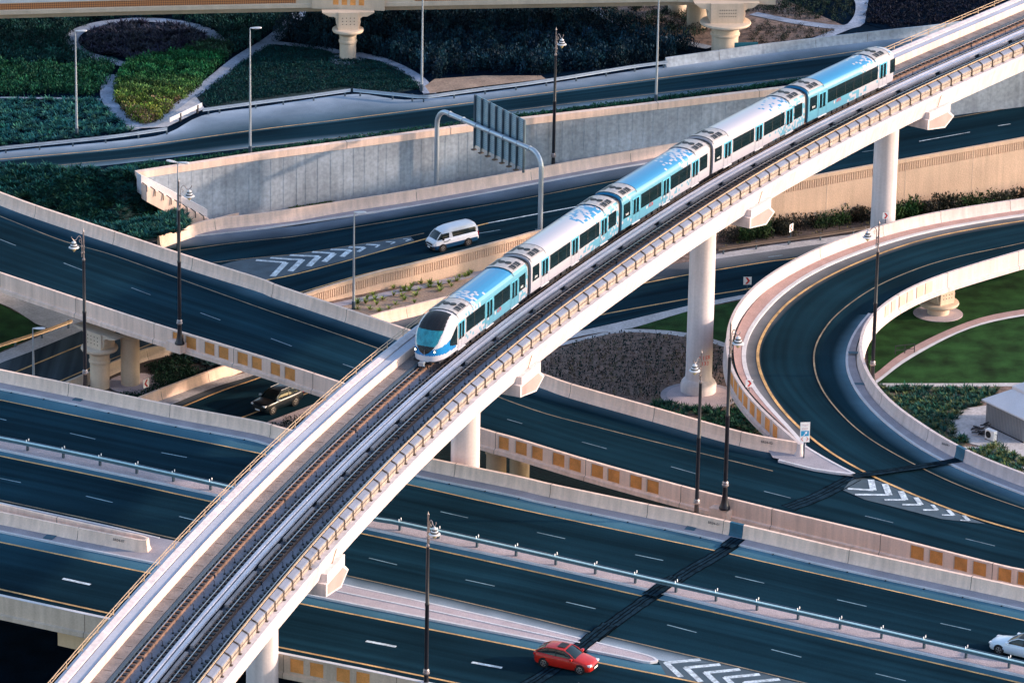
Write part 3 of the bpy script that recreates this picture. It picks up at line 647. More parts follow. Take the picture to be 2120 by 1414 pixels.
for (x,y) in ((1770,733),(1778,798)):
    mb=MB(); c=P(x,y,6.4); mb.bx(c.x-.55,c.x+.55,c.y-.25,c.y+.25,c.z+.1,c.z+.155); mb.build('drain_cover',M['bluesteel'],TL)
# inner panels on the fascia
def panels2(path,n_out,xs,parent,zoff=0):
    for x0,x1 in xs:
        for sec in (path,):
            p,d=at_x(sec,x0); q,_=at_x(sec,x1)
            if p is None or q is None: continue
            n=Vector((d.y,-d.x,0)).normalized()*n_out; c=(p+q)/2; L=(q-p).length/2; dd=(q-p).normalized(); mb=MB()
            mb.box(c+n*.134+Vector((0,0,-.66)),dd*L,n*.008,(0,0,.5)); o=mb.build('peach_panel',M['peach'],parent)
            mb=MB(); mb.box(q+n*.155+dd*.03+Vector((0,0,-.66)),dd*.03,n*.03,(0,0,.5)); mb.build('panel_frame',M['creamdark'],o)
half=len(lit)//2
ups=[q for q in lit if pr(q)[1]<690]
panels2(ups,flip,[(1928,1914),(1910,1896),(1888,1876),(1872,1860),(1852,1843),(1838,1830)],TL)
def panel_y(path,ys,n_out,parent,m='orange'):
    for y0,y1 in ys:
        pq=[]
        for yy in (y0,y1):
            for a,b in zip(path[:-1],path[1:]):
                ya,yb=pr(a)[1],pr(b)[1]
                if (ya-yy)*(yb-yy)<=0 and abs(ya-yb)>1e-6: pq.append(a.lerp(b,(yy-ya)/(yb-ya))); break
        if len(pq)<2: continue
        p,q=pq; dd=(q-p).normalized(); n=Vector((dd.y,-dd.x,0)).normalized(); 
        if n.dot(Vector((LC.x,LC.y,0))-Vector((p.x,p.y,0)))*n_out<0: n=-n
        c=(p+q)/2; mb=MB(); mb.box(c+n*.134+Vector((0,0,-.68)),dd*(q-p).length/2,n*.008,(0,0,.52)); o=mb.build('orange_panel',M[m],parent)
lowr=[q for q in lot if pr(q)[1]>740]
panel_y(lowr,[(763,776),(779,790),(795,805),(809,819),(825,835),(840,849),(857,866),(872,880)],-1,TL)
# gore island nose at the merge
isl=[P(x,y,ZD) for x,y in [(1600,951),(1590,935),(1655,930),(1668,925),(1700,948),(1760,978),(1768,984),(1760,988),(1700,975)]]
mb=MB(); mb2=flat(isl,'merge_island',M['walkpave'],.16,TL)
kerb(seg([(1664,926),(1700,948),(1740,970),(1768,984)],ZD),TL,.22,.19); kerb(seg([(1612,956),(1640,963),(1700,977),(1768,985)],ZD),TL,.22,.19)
struct_merge=flat([P(x,y,ZD) for x,y in [(1768,986),(1850,1003),(1960,1054),(2040,1085),(1950,1075),(1860,1052),(1790,1035),(1745,1015)]],'chevron_gore_surface',M['gore'],.035,TL)
chm=MB()
for a_,q_,l_ in [((1803,994),(1808,1016),(1755,1013)),((1832,1003),(1841,1026),(1770,1025)),((1865,1018),(1874,1036),(1831,1036)),((1896,1031),(1907,1046),(1868,1046)),((1930,1046),(1940,1057),(1911,1057)),((1962,1056),(1974,1068),(1950,1067)),((1995,1068),(2006,1079),(1988,1078))]:
    chev([a_,q_],ZD,.5,chm,.06); chev([q_,l_],ZD,.34,chm,.066)
chm.build('chevron_marking',M['white'],TL)
# tip of the merge barrier
tp=P(1656,918,ZP); mb=MB(); mb.lathe([(.5,-1.12),(.42,-.95),(.26,-.6),(.2,0),(.01,.005)],tp,20); mb.build('barrier_end',M['loopwhite'],TL,True)
round_pier(TL,P(1942,649,0),2.95,.95,box=(.8,1.2),rot=.62,boxh=1.75)
txt('BR04-02',.28,'bridge_number',M['ink'],TA,at_x(Afar,1590)[0]+norms(Afar)[-3]*.24+Vector((0,0,-.35)),(.89,-.35,0),(0,0,1))
pp,dd_=at_x([q for q in lit if pr(q)[1]>800],1965)
if pp: txt('BR04-02',.28,'bridge_number',M['ink'],TL,pp+Vector((-.17,-.17,-.3)),(.8,-.6,0),(0,0,1))
pp,dd_=at_x([q for q in lit if pr(q)[1]>800],1992)
def cover_plate(pp,dd_,parent,side,wd=.55):
    n=Vector((dd_.y,-dd_.x,0)).normalized()*side; mb=MB()
    rows=[[pp+dd_*s+n*o+Vector((0,0,z)) for s in (-wd,wd)] for o,z in ((-.14,.012),(.14,.012),(.17,-.4),(.23,-.72),(.33,-.95),(.38,-1.08))]
    mb.grid(rows); mb.build('joint_cover_plate',M['bluesteel'],parent)
if pp:
    nn=Vector((dd_.y,-dd_.x,0)); s=-1 if nn.dot(Vector((LC.x-pp.x,LC.y-pp.y,0)))>0 else 1
    cover_plate(pp,dd_,TL,s)
def joint(l,z,wd,parent,dz=.075,three=True):
    p=seg(l,z,0,.6); 
    mb=MB(); line(p,wd,mb,dz,z if callable(z) else None); o=mb.build('expansion_joint',M['tarmid'],parent)
    mb=MB()
    for off_ in (-wd*.5,-wd*.08,wd*.18,wd*.5): 
        q=offs(p,off_+0); q=[a+Vector((random.uniform(-.05,.05),random.uniform(-.05,.05),0)) for a in q]; line(q,.10,mb,dz+.006,z if callable(z) else None)
    mb.build('tar_seal',M['tar'],o)
joint([(1990,955),(1955,962),(1870,976),(1800,985),(1768,990)],zloop,.8,TL,.19)
joint([(1768,990),(1730,1010),(1685,1032),(1632,1052)],ZD,1.3,TA,.03)
# ---- multi-lane highway bridge
ZB=9.1; ZQ=10.2
TB=thing('highway_bridge','wide multi-lane highway bridge crossing the bottom of the photo with a guardrail in its median','bridge')
Bfar_px=[(0,765),(144,794),(354,838),(540,873),(594,888),(750,918),(907,952),(1070,985),(1142,1002),(1344,1044),(1424,1060),(1600,1100),(1761,1138),(2014,1193),(2120,1216)]
Bnear_px=[(0,1232),(219,1279),(400,1315),(563,1348),(740,1383),(874,1411),(1100,1458),(1400,1525),(1800,1620),(2120,1700)]
Bfar=ext(seg(Bfar_px,ZQ,0,1),30,20); Bnear=ext(seg(Bnear_px,ZQ,0,1),30,20)
bdf=[q-Vector((0,0,1.1)) for q in Bfar]; bdn=[q-Vector((0,0,1.1)) for q in Bnear]
band(bdf,bdn,160,50).build('roadway',M['asphalt'],TB)
mb=MB(); mb.sweep(Bfar,PF); mb.build('far_parapet',M['cream'],TB); seams(Bfar,[144,354,563,750,944,1142,1343,1500,1760,2013],TB,[p for p in PF if p!=(.2,-1.9)])
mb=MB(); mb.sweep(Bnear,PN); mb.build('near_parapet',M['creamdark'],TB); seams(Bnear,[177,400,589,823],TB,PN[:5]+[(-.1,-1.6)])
mb=MB(); mb.sweep([q+Vector((0,0,.005)) for q in Bnear],[(-.15,0),(.15,0),(.15,.03),(-.15,.03)]); mb.build('parapet_coping',M['kerb'],TB)
panels(Bnear,[(562,576),(603,630),(644,671),(699,726),(740,767)],TB)
f2=resamp(bdf,2); n2=resamp(bdn,cum(bdn)[-1]/(len(f2)-1))
rows=[[a.lerp(b,t)+Vector((0,0,h)) for t,h in ((.01,-.05),(.01,-.45),(.06,-.6),(.08,-1.5),(.95,-1.5),(.97,-.65),(.995,-.5),(.995,-.05))] for a,b in zip(f2,n2[:len(f2)])]
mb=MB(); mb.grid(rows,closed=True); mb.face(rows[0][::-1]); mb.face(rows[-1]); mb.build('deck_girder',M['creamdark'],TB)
bf=bdf
band(offs(bf,.3),offs(bf,1.35),180,2,dz=.14).build('footway',M['walkpave'],TB)
k=MB(); k.sweep(offs(bf,1.35),[(-.02,.14),(.12,.14),(.12,-.02),(-.02,-.02)]); k.build('footway_kerb',M['kerb'],TB)
def bseg(l): return ext(seg(l,ZB),30,0) if l[0][0]<=0 else seg(l,ZB)
Y1=bseg([(0,828),(216,873),(540,939),(700,973),(859,1006),(1070,1053),(1473,1138),(1600,1167),(1580+0,1163),(2120,1284),(2300,1325)][:8]+[(2120,1284),(2300,1325)])
pale=asphalt('blue_highway_shoulder',(.035,.11,.155),(.075,.165,.22),.8,1)
band(offs(bf,1.47),Y1,180,4,True,dz=.006).build('shoulder',pale,TB)
mb=MB()
for q,n in list(zip(offs(bf,1.52),norms(bf)))[::3]: mb.box(q+Vector((0,0,.02)),n*.12,Vector((-n.y,n.x,0))*.035,(0,0,.03))
mb.build('drain_slots',M['tar'],TB)
yb=MB(); yf=MB()
line(Y1,.15,yb,.014)
Y2=bseg([(0,944),(216,989),(441,1039),(764,1107.5),(1070,1175),(1335,1235),(1590,1292.5),(2120,1415),(2300,1458)])
Mlow=bseg([(0,933),(216,978),(448,1027),(774,1098.6),(1070,1161),(1343,1223),(1590,1282),(2120,1402),(2300,1446)])
Mup=bseg([(0,912),(216,957),(448,1006),(774,1077),(1070,1139),(1343,1200),(1590,1259),(2120,1379),(2300,1423)])
line(Y2,.2,yb,.014)
band(Mup,Mlow,180,3,dz=.13).build('median_strip',M['pinkpave'],TB)
for q in (Mup,Mlow): kerb(q,TB,.16,.15,name='median_kerb')
band(Mlow,Y2,180,2,True,dz=.006).build('median_shoulder',pale,TB)
Y3=bseg([(0,1035),(107,1058),(219,1082),(367,1116),(693,1186),(870,1225),(1066,1270),(1264,1318),(1600,1397),(1800,1447),(2120,1525)])
line(Y3,.15,yf,.014)
Y4=bseg([(0,1122),(303,1185),(500,1224),(670,1259),(1065,1337),(1238,1371),(1450,1414),(1800,1490)])
line(Y4,.2,yb,.014)
Y5=bseg([(0,1219.6),(232,1270.5),(400,1303),(566,1337),(948,1414),(1400,1510)])
line(Y5,.22,yb,.014)
yb.build('yellow_edge_line',M['yellow'],TB); yf.build('yellow_edge_line',M['fadeyellow'],TB)
DA=[((0,867),(13,870)),((145,897),(197,909)),((334,937),(387,947)),((912,1059),(969,1072)),((1112,1102),(1170,1115)),((1315,1148),(1373,1160)),((1522,1193),(1582,1207)),((1733,1241),(1794,1255)),((1947,1290),(2010,1304)),((-190,826),(-140,837)),
 ((-10,988),(43,999)),((178,1027),(233,1040)),((371,1069),(415,1080)),((764,1155),(822,1169)),((964,1200),(1024,1213)),((1172,1246),(1233,1260)),((1381,1293),(1442,1309)),((1597,1344),(1659,1360)),((1813,1394),(1875,1409))]
dullw=mat('dull_white_paint',(.14,.23,.28),.7,.4,.6,.3,8)
for dd1 in DA: mb=MB(); dash([dd1],ZB,mb,.13,.014); mb.build('lane_dash',dullw,TB)
for dd1 in [((130,1197.5),(187,1210)),((758,1326.5),(820,1338.5)),((977,1370.5),(1039,1382)),((1195,1415),(1255,1428))]: mb=MB(); dash([dd1],ZB,mb,.3,.014); mb.build('lane_dash',M['white'],TB)['label']='bright white lane dash'
# median island with twin barrier, left
up_=seg([(-160,1022),(0,1044),(66,1058),(117,1072),(220,1094),(300,1110)],ZB+.95); lo_=seg([(-160,1028),(0,1059),(80,1075),(163,1092),(230,1104),(293,1114)],ZB+.95)
loop=[P(-160,1030,ZB+1.0),P(0,1059,ZB+1.0),P(163,1092,ZB+1.0),P(270,1113,ZB+1.0),P(296,1118,ZB+1),P(306,1115,ZB+1),P(300,1110,ZB+1.0),P(260,1101,ZB+1),P(117,1070,ZB+1.0),P(0,1043,ZB+1.0),P(-160,1008,ZB+1.0)]
lp2=cr(loop,.5); TBi=thing('median_barrier','rounded twin-walled concrete barrier end on the highway median at lower left','barrier')
n=norms(lp2)[5]; 
PB2=[(-.1,0),(.1,0),(.14,-.4),(.2,-.68),(.3,-.88),(.36,-1.0),(-.14,-1.0)]
mb=MB(); mb.sweep(lp2,PB2); mb.build('barrier_body',M['cream'],TBi,True,60)
seams(lp2[:len(lp2)//2],[163],TBi,PB2); seams(lp2[len(lp2)//2:],[119],TBi,PB2)
pp,dd_=at_x(lp2[:len(lp2)//2],248)
txt('BR04-07',.27,'bridge_number',M['ink'],TBi,pp+Vector((-.07,-.22,-.28)),(dd_.x,dd_.y,0),(0,.25,1))
band(bseg([(0,1042),(107,1066),(219,1090),(330,1116),(420,1132)]),bseg([(0,1102),(160,1135),(328,1169),(420,1187)]),60,3,dz=.12).build('island_surface',M['walkpave'],TB)
kerb(bseg([(0,1102),(160,1135),(328,1169),(420,1187)]),TB,.16,.15,name='island_kerb'); kerb(bseg([(0,1044),(107,1067),(219,1091),(330,1117)]),TB,.16,.15,name='island_kerb')
band(bseg([(0,1103),(160,1136),(328,1170),(500,1203)]),Y4[:int(len(Y4)*.52)] if False else bseg([(0,1123),(160,1156),(303,1186),(500,1225)]),60,3,True,dz=.006).build('shoulder',pale,TB)
band(bseg([(0,1231),(219,1279),(400,1314)]) if False else offs(bdn,-.34),offs(bdn,-1.0),160,2,True,dz=.006).build('shoulder',M['shoulder'],TB)
for x,y in ((103,1115),(162,830)):
    c=P(x,y,ZB); mb=MB(); mb.box(c+Vector((0,0,.15)),(.35,-.12,0),(.12,.35,0),(0,0,.02)); mb.build('drain_cover',M['bluesteel'],TB)
c=P(1430,1097,ZB); mb=MB(); mb.box(c+Vector((0,0,.15)),(.35,-.12,0),(.12,.35,0),(0,0,.02)); mb.build('drain_cover',M['bluesteel'],TB)
# right island with chevrons
iu=seg([(540,1173),(706,1212),(870,1248),(1070,1293),(1250,1337),(1330,1357),(1352,1364),(1360,1370)],ZB,0,.5); il=seg([(540,1212),(693,1245),(870,1280),(1070,1319),(1213,1347),(1300,1364),(1340,1373),(1360,1371)],ZB,0,.5)
band(iu,il,80,3,dz=.14).build('island_surface',M['pinkpave'],TB)
kerb(iu,TB,.18,.16,name='island_kerb'); kerb(il,TB,.18,.16,name='island_kerb'); kerb(seg([(540,1190),(700,1228),(870,1263),(1070,1306),(1200,1334)],ZB),TB,.16,.19,name='island_kerb')
dst=asphalt('island_dust',ASPH,(.30,.36,.42),.7,1)
band(seg([(540,1173),(706,1211),(870,1247),(1070,1292),(1250,1336),(1352,1363),(1500,1395)],ZB),seg([(540,1152),(693,1187),(870,1226),(1066,1271),(1264,1319),(1400,1351),(1600,1398)],ZB),80,3,True,dz=.006).build('shoulder',dst,TB)
band(seg([(540,1212),(693,1246),(870,1281),(1070,1320),(1213,1348),(1340,1374),(1400,1378)],ZB),seg([(540,1231),(670,1259),(870,1298),(1065,1337),(1238,1371),(1400,1404)],ZB),80,3,True,dz=.006).build('shoulder',pale,TB)
flat([P(x,y,ZB) for x,y in [(1362,1367),(1470,1372),(1600,1400),(1800,1452),(1800,1485),(1450,1412),(1380,1398)]],'chevron_gore_surface',M['gore'],.01,TB)
chm=MB()
for i in range(9):
    dx,dy=41*i,10.2*i; f=1
    chev([(1450+dx,1365+dy),(1377+dx,1372+dy)],ZB,.42,chm,.02); chev([(1378+dx,1371+dy),(1410+dx,1401+dy)],ZB,.42,chm,.026)
chm.build('chevron_marking',M['white'],TB)
joint([(1528,1118),(1500,1140),(1440,1175),(1400,1200),(1340,1240),(1260,1298),(1200,1345),(1130,1395),(1080,1425),(1000,1475)],ZB,1.1,TB,.02)
joint([(1400,1198),(1345,1236)],ZB,1.1,TB,.16)
joint([(1262,1296),(1200,1345),(1188,1353)],ZB,1.1,TB,.175)
joint([(1528,1118),(1505,1136)],ZB,1.1,TB,.16)
pp,dd_=at_x(Bfar,1527); cover_plate(pp,dd_,TB,1)
pp,dd_=at_x(Bfar,1481); txt('BR04-01',.28,'bridge_number',M['ink'],TB,pp+norms(Bfar)[5]*.24+Vector((0,0,-.33)),(dd_.x,dd_.y,0),(0,.2,1))
mb=MB(); c=P(168,1325,ZB-1.5); mb.box(c+Vector((.3,1.4,-.2)),(1.3,-.65,0),(.7,1.4,0),(0,0,.5)); mb.build('pier_head',M['tan'],TB)
round_pier(TB,P(170,1330,ZB-1.5).xy.to_3d()+Vector((.3,2.2,0)),ZB-2.0,.8,cap=False)
# wide bearing corbels that carry the ornate lamps on the road bridge
for px in (374,1500):
    p,d=at_x(Anear,px); n=Vector((d.y,-d.x,0)).normalized(); mb=MB()
    mb.box(p+n*.45+Vector((0,0,-1.15)),Vector((d.x,d.y,0))*.8,n*.5,(0,0,.4)); mb.box(p+n*.45+Vector((0,0,-.73)),Vector((d.x,d.y,0))*.6,n*.4,(0,0,.03)); mb.build('lamp_corbel',M['cream'],TA)
for px,path,par,zz in ((177,Bfar,TB,-1),(1441,Bfar,TB,-1),(882,Bnear,TB,1)):
    p,d=at_x(path,px); n=Vector((d.y,-d.x,0)).normalized()*zz; mb=MB(); mb.box(p+n*.45+Vector((0,0,-1.3)),Vector((d.x,d.y,0))*.6,n*.45,(0,0,.3)); mb.build('lamp_corbel',M['cream'],par)
# markings collected on the ground roads
struct(ly.build('yellow_road_line',M['yellow'])); struct(lf.build('faded_road_line',M['fadeyellow'])); struct(lw.build('white_road_line',M['white'])); struct(lfw.build('faded_lane_dash',M['fadewhite']))

# ---- top viaduct with pattern frieze
TT=thing('top_road_bridge','beige road bridge with a terracotta frieze along the very top edge','bridge')
zt=lambda X,Y: zup(X,Y)+6.4
tn=ext(seg([(0,28),(300,20),(600,14),(900,9),(1200,4),(1600,-3)],zt,-1.25,3),40,0); 
tn2=[q.copy() for q in tn]
mbT=MB(); NT=norms(tn)
def trow(o,dz): return [q+n*o+Vector((0,0,dz)) for q,n in zip(tn,NT)]
rows=list(zip(trow(-10,1.6),trow(-.3,1.6),trow(.12,1.6),trow(.12,1.05)))
mbT.grid([list(r) for r in rows]); mbT.build('parapet',M['kerb'],TT)
mbT=MB(); rows=list(zip(trow(.1,1.05),trow(.1,.3),trow(.22,.25),trow(.22,-.12),trow(-.8,-.15),trow(-1.2,-.9),trow(-8.8,-.9),trow(-9.2,-.1),trow(-10.1,0),trow(-10.1,1.5)))
mbT.grid([list(r) for r in rows]); mbT.build('deck_girder',M['tanpier'],TT)
# frieze material
fm=bpy.data.materials.new('terracotta_frieze'); fm.use_nodes=True; nd=fm.node_tree.nodes; lk=fm.node_tree.links; tc=nd.new('ShaderNodeTexCoord')
wv=nd.new('ShaderNodeTexChecker'); wv.inputs['Scale'].default_value=1; mp=nd.new('ShaderNodeMapping'); mp.inputs['Scale'].default_value=(6.5,6.5,6.5); mp.inputs['Rotation'].default_value=(0,0,.785)
lk.new(tc.outputs['UV'],mp.inputs[0]); lk.new(mp.outputs[0],wv.inputs[0]); wv.inputs[1].default_value=(.52,.20,.07,1); wv.inputs[2].default_value=(.22,.085,.04,1); lk.new(wv.outputs[0],nd['Principled BSDF'].inputs[0]); nd['Principled BSDF'].inputs['Roughness'].default_value=.85
for xa,xb in ((-40,620),(832,1392)):
    a_,_=at_x(tn,xa); b_,_=at_x(tn,xb)
    pts=[q for q in tn if (xa<=pr(q)[0]<=xb)]
    nn=norms(pts); mb=MB(); rows=[[q+n*.115+Vector((0,0,.98)),q+n*.115+Vector((0,0,.36))] for q,n in zip(pts,nn)]; mb.grid(rows,0,[0,.62],cum(pts)); mb.build('frieze',fm,TT)
for cx in (722,1505):
    c,d=at_x(tn,cx); n=Vector((d.y,-d.x,0)).normalized(); d=Vector((d.x,d.y,0)).normalized(); 
    mb=MB(); mb.box(c+n*.2+Vector((0,0,.35)),d*(3.6 if cx<1000 else 4.8),n*.22,(0,0,.68)); mb.build('pier_head',M['tanpier'],TT)
    for k in range(4):
        mb=MB(); mb.box(c+n*.43+d*(-1.25+k*.85 if cx<1000 else -2.6+k*1.0)+Vector((0,0,.55)),d*.27,n*.006,(0,0,.4)); mb.build('orange_panel',M['orange'],TT)
c1=P(720,122,zup); round_pier(TT,c1,zt(c1.x,c1.y)-1.5,.82,box=(.98,.7),rot=.1,boxh=1.75)
c2=P(1500,108,zup); round_pier(TT,c2,zt(c2.x,c2.y)-1.2,1.32,box=(1.62,1.0),rot=.1,holes=8,boxh=2.0)
for px,py,r in ((690,62,.8),(1445,55,1.15),(1402,27,.95)):
    c=P(px,py,zup); round_pier(TT,c,zt(c.x,c.y)-.6,r,cap=False)
txt('P05',.42,'pier_number',M['ink'],TT,c1+Vector((.55,-.66,3.0)),(1,.9,0),(0,0,1))
mb=MB(); mb.box(P(1532,112,zup)+Vector((0,0,.6)),(1.75,.28,0),(.0,.03,0),(0,0,.55)); bn=mb.build('teal_banner',M['banner']); tag(bn,'dark teal banner hung on the grey barrier below the big top pier','banner')
txt('DUBAI',.38,'banner_text',M['fadewhite'],bn,P(1532,112,zup)+Vector((-.3,-.06,.55)),(1,.16,0),(0,0,1))
# =====================================================================================
# METRO VIADUCT
# =====================================================================================
VZ=18.9
M['pinkcap']=mat('pink_cap_panel',(.40,.27,.255),.8)
VR=seg([(2120,115),(1931,199),(1822,256),(1702,317),(1562,398),(1411,498),(1284,587),(1136,699),(1070,751),(932,878),(759,1054),(724,1097),(647,1184),(535,1319),(461,1414)][::-1],VZ,0,1)
VR=ext(VR,25,45); VR=resamp(VR,1.0); VR=smooth(VR,12)
# walking up to the far end, the right hand normal points to the sunlit side: o>0 is outside, o<0 towards the left edge
TV=thing('metro_viaduct','tall curving white elevated metro viaduct with two railway tracks crossing the whole photo','viaduct')
def vo(o,z=0): return offs(VR,-o,z-VZ)
mb=MB(); mb.sweep(VR,[(0,0),(.03,-.22),(-.1,-.3),(-.55,-1.85),(-.8,-2.0),(-9.3,-2.0),(-9.55,-1.85),(-10.0,-.3),(-10.1,-.2),(-10.1,0),(-9.9,0),(-9.9,-.85),(-.95,-.85),(-.95,-.02)]); mb.build('girder',M['vwhite'],TV)
# deck surfaces
def vband(o0,o1,z,name,m,zz=None,cross=1,parent=None): 
    a=vo(o0,z); b=vo(o1,z if zz is None else zz); mb=MB(); mb.grid([[x.lerp(y,k/cross) for k in range(cross+1)] for x,y in zip(a,b)],0,[k*(abs(o1-o0))/cross for k in range(cross+1)],cum(a)); return mb.build(name,M[m],parent or TV)
DZ=18.06
vband(8.45,.35,DZ,'deck_slab','vdeck',cross=4)
vsweep_late=True
mb=MB(); p=vo(0,0)
for i,(a,b) in enumerate(zip(vo(8.35,18.37),vo(7.55,18.355))):
    if i%2==0: d=(b-a).normalized(); t=Vector((-d.y,d.x,0)); mb.box((a+b)/2,(b-a)*.35,t*.03,(0,0,.02))
mb.build('drain_joints',M['bronze'],TV)
def vsweep(o,z,prof,name,m,parent=None): mb=MB(); mb.sweep(vo(o,z),prof); return mb.build(name,M[m] if isinstance(m,str) else m,parent or TV)
vsweep(8.4,0,[(0,18.38),(.9,18.36),(.9,18.0),(0,18.0)],'drain_slab','vstone')
vsweep(8.45,0,[(-.0,19.02),(.06,18.98),(.06,18.0),(-.0,18.0)],'walkway_face','cream')
vsweep(9.25,0,[(-.02,18.93),(.8,18.90),(.8,18.7),(-.02,18.7)],'walkway','vwalk')
vsweep(9.3,0,[(-.50,19.08),(-.05,19.0),(-.05,18.75),(-.50,18.75)],'left_parapet_top','vwhite')
vsweep(10.1,0,[(-.0,18.95),(.31,19.03),(.31,18.6),(-.0,18.6)],'left_parapet_edge','vwalk')
# rails: plinths, rails, fasteners, covers
RZ=18.36
rails=[6.93,5.49,3.62,2.18]
fine_off={}
def along(o,z,step): return resamp(vo(o,z),step)
for i,o in enumerate(rails):
    if i in(0,2): vsweep(o-.02,0,[(-.33,RZ-.12),(.33,RZ-.12),(.36,DZ-.03),(-.33,DZ-.03)],'track_plinth','plinth')
    else: vsweep(o,0,[(-.30,RZ-.14),(.30,RZ-.14),(.30,DZ-.03),(-.30,DZ-.03)],'track_plinth','vdeck')
    vsweep(o,0,[(-.035,RZ),(.035,RZ),(.035,RZ-.03),(.02,RZ-.05),(.02,RZ-.12),(-.02,RZ-.12),(-.02,RZ-.05),(-.035,RZ-.03)],'rail','rust')
    vsweep(o,0,[(-.032,RZ+.012),(.032,RZ+.012),(.032,RZ+.001),(-.032,RZ+.001)],'rail_head','railtop')
    mb=MB(); pts=along(o,RZ-.1,.7); NN=norms(pts)
    for q,n in zip(pts,NN):
        d=Vector((-n.y,n.x,0))
        for s in (-1,1): mb.box(q+n*(s*.17),n*.12,d*.17,(0,0,.075))
    mb.build('rail_fasteners',M['dark'],TV)
    if i in (0,2):
        mb=MB(); pts=along(o-.36,RZ-.3,14); NN=norms(pts)
        for q,n in zip(pts,NN): d=Vector((-n.y,n.x,0)); mb.box(q+n*.02,n*.05,d*.06,(0,0,.22))
        mb.build('plinth_gaps',M['dark'],TV)
    else:
        mb=MB(); pts=along(o+.62,DZ+.12,2.1); NN=norms(pts)
        for q,n in zip(pts,NN):
            d=Vector((-n.y,n.x,0)); mb.tube([q+Vector((0,0,-.1)),q+Vector((0,0,.22)),q-n*.1+Vector((0,0,.3))],.022,5); mb.box(q+Vector((0,0,-.08)),n*.06,d*.06,(0,0,.04))
        mb.build('cable_hooks',M['dark'],TV)
vsweep(7.35,0,[(-.09,RZ+.02),(.16,RZ+.02),(.2,RZ-.22),(-.16,RZ-.26)],'cable_trough','galvdark')
vsweep(4.98,0,[(-.12,RZ+.12),(.12,RZ+.12),(.14,RZ-.05),(-.14,RZ-.05)],'third_rail_cover','cover')
vsweep(4.55,0,[(-.14,RZ+.12),(.14,RZ+.12),(.16,RZ-.05),(-.16,RZ-.05)],'third_rail_cover','cover')
vsweep(4.77,0,[(-.08,RZ-.02),(.08,RZ-.02),(.08,RZ-.3),(-.08,RZ-.3)],'cable_trough','dark')
vsweep(4.77,0,[(-.42,DZ+.1),(.42,DZ+.1),(.42,DZ),(-.42,DZ)],'cable_bed','dark')
# brown cover boards in lengths beside the second track
pts=vo(4.03,RZ+.06); i=2; L=len(pts)
while i<L-8:
    n=random.choice([5,6,6,4]); seg_=pts[i:i+n+1]; mb=MB(); mb.sweep(seg_,[(-.1,.08),(.13,.05),(.13,-.14),(-.1,-.14)]); mb.build('cover_board',M['brcover'],TV); i+=n
    q=pts[min(i,L-1)]; i+=1
for o in (5.25,2.55,2.4+3.4):
    pts=along(o if o<5.5 else 5.75,RZ-.12,1.4); NN=norms(pts); mb=MB()
    for q,n in zip(pts,NN): d=Vector((-n.y,n.x,0)); mb.box(q,n*.06,d*.07,(0,0,.07))
    mb.build('insulators',M['dark'],TV)
# right hand parapet panels, posts, handrail
vsweep(.28,0,[(-.62,VZ-.02),(-.62,VZ+.78),(-.55,VZ+.8),(-.55,VZ-.02)],'parapet_back','bronze')
pan=along(.28,VZ,1.85); NP=norms(pan)
for i in range(len(pan)-1):
    a,b=pan[i],pan[i+1]; px=pr(a)[0]
    if px>2200 or pr(a)[1]>1480: continue
    d=(b-a).normalized(); n=NP[i]; a2=a+d*.05; b2=b-d*.05; mb=MB()
    prof=[(-.14,.0),(-.13,.56),(-.2,.64),(-.52,.80),(-.54,.78),(-.54,0)]
    r=[[q+n*o+Vector((0,0,z+.02)) for o,z in prof] for q in (a2,b2)]
    mb.grid(r,lambda A,B:(0 if B<1 else 1),closed=True); mb.face(r[0][::-1]); mb.face(r[1]); mb.build('parapet_panel',[M['panelbe'],M['panel']],TV)
    mb=MB(); mb.tube([a+n*-.06+Vector((0,0,.0)),a+n*-.07+Vector((0,0,.66)),a+n*-.2+Vector((0,0,.74)),a+n*-.6+Vector((0,0,.93))],.038,6); mb.box(a+n*-.05+Vector((0,0,.03)),n*.1,d*.1,(0,0,.03)); mb.build('parapet_post',M['bronze'],TV)
    mb=MB(); mb.tube([a2+n*-.10+Vector((0,0,.34)),b2+n*-.10+Vector((0,0,.34))],.018,5); mb.build('wire_rail',M['bronze'],TV) if i%1==0 else None
vsweep(.86,VZ,[(-.045,.96),(.045,.96),(.045,.88),(-.045,.88)],'handrail','handrail')
# left railing
lr=along(10.0,19.0,3.0); NL=norms(lr)
for i in range(len(lr)-1):
    a,b=lr[i],lr[i+1]; px,py=pr(a)
    if py>1480 or px>2200: continue
    mb=MB(); mb.tube([a+Vector((0,0,-.3)),a+Vector((0,0,.55))],.03,5); mb.tube([a+Vector((0,0,.55)),b+Vector((0,0,.15))],.012,4); mb.build('railing_post',M['handrail'],TV)
for h in (.55,.3):
    vsweep(10.0,19.0,[(-.02,h+.02),(.02,h+.02),(.02,h-.02),(-.02,h-.02)],'railing_bar','handrail')
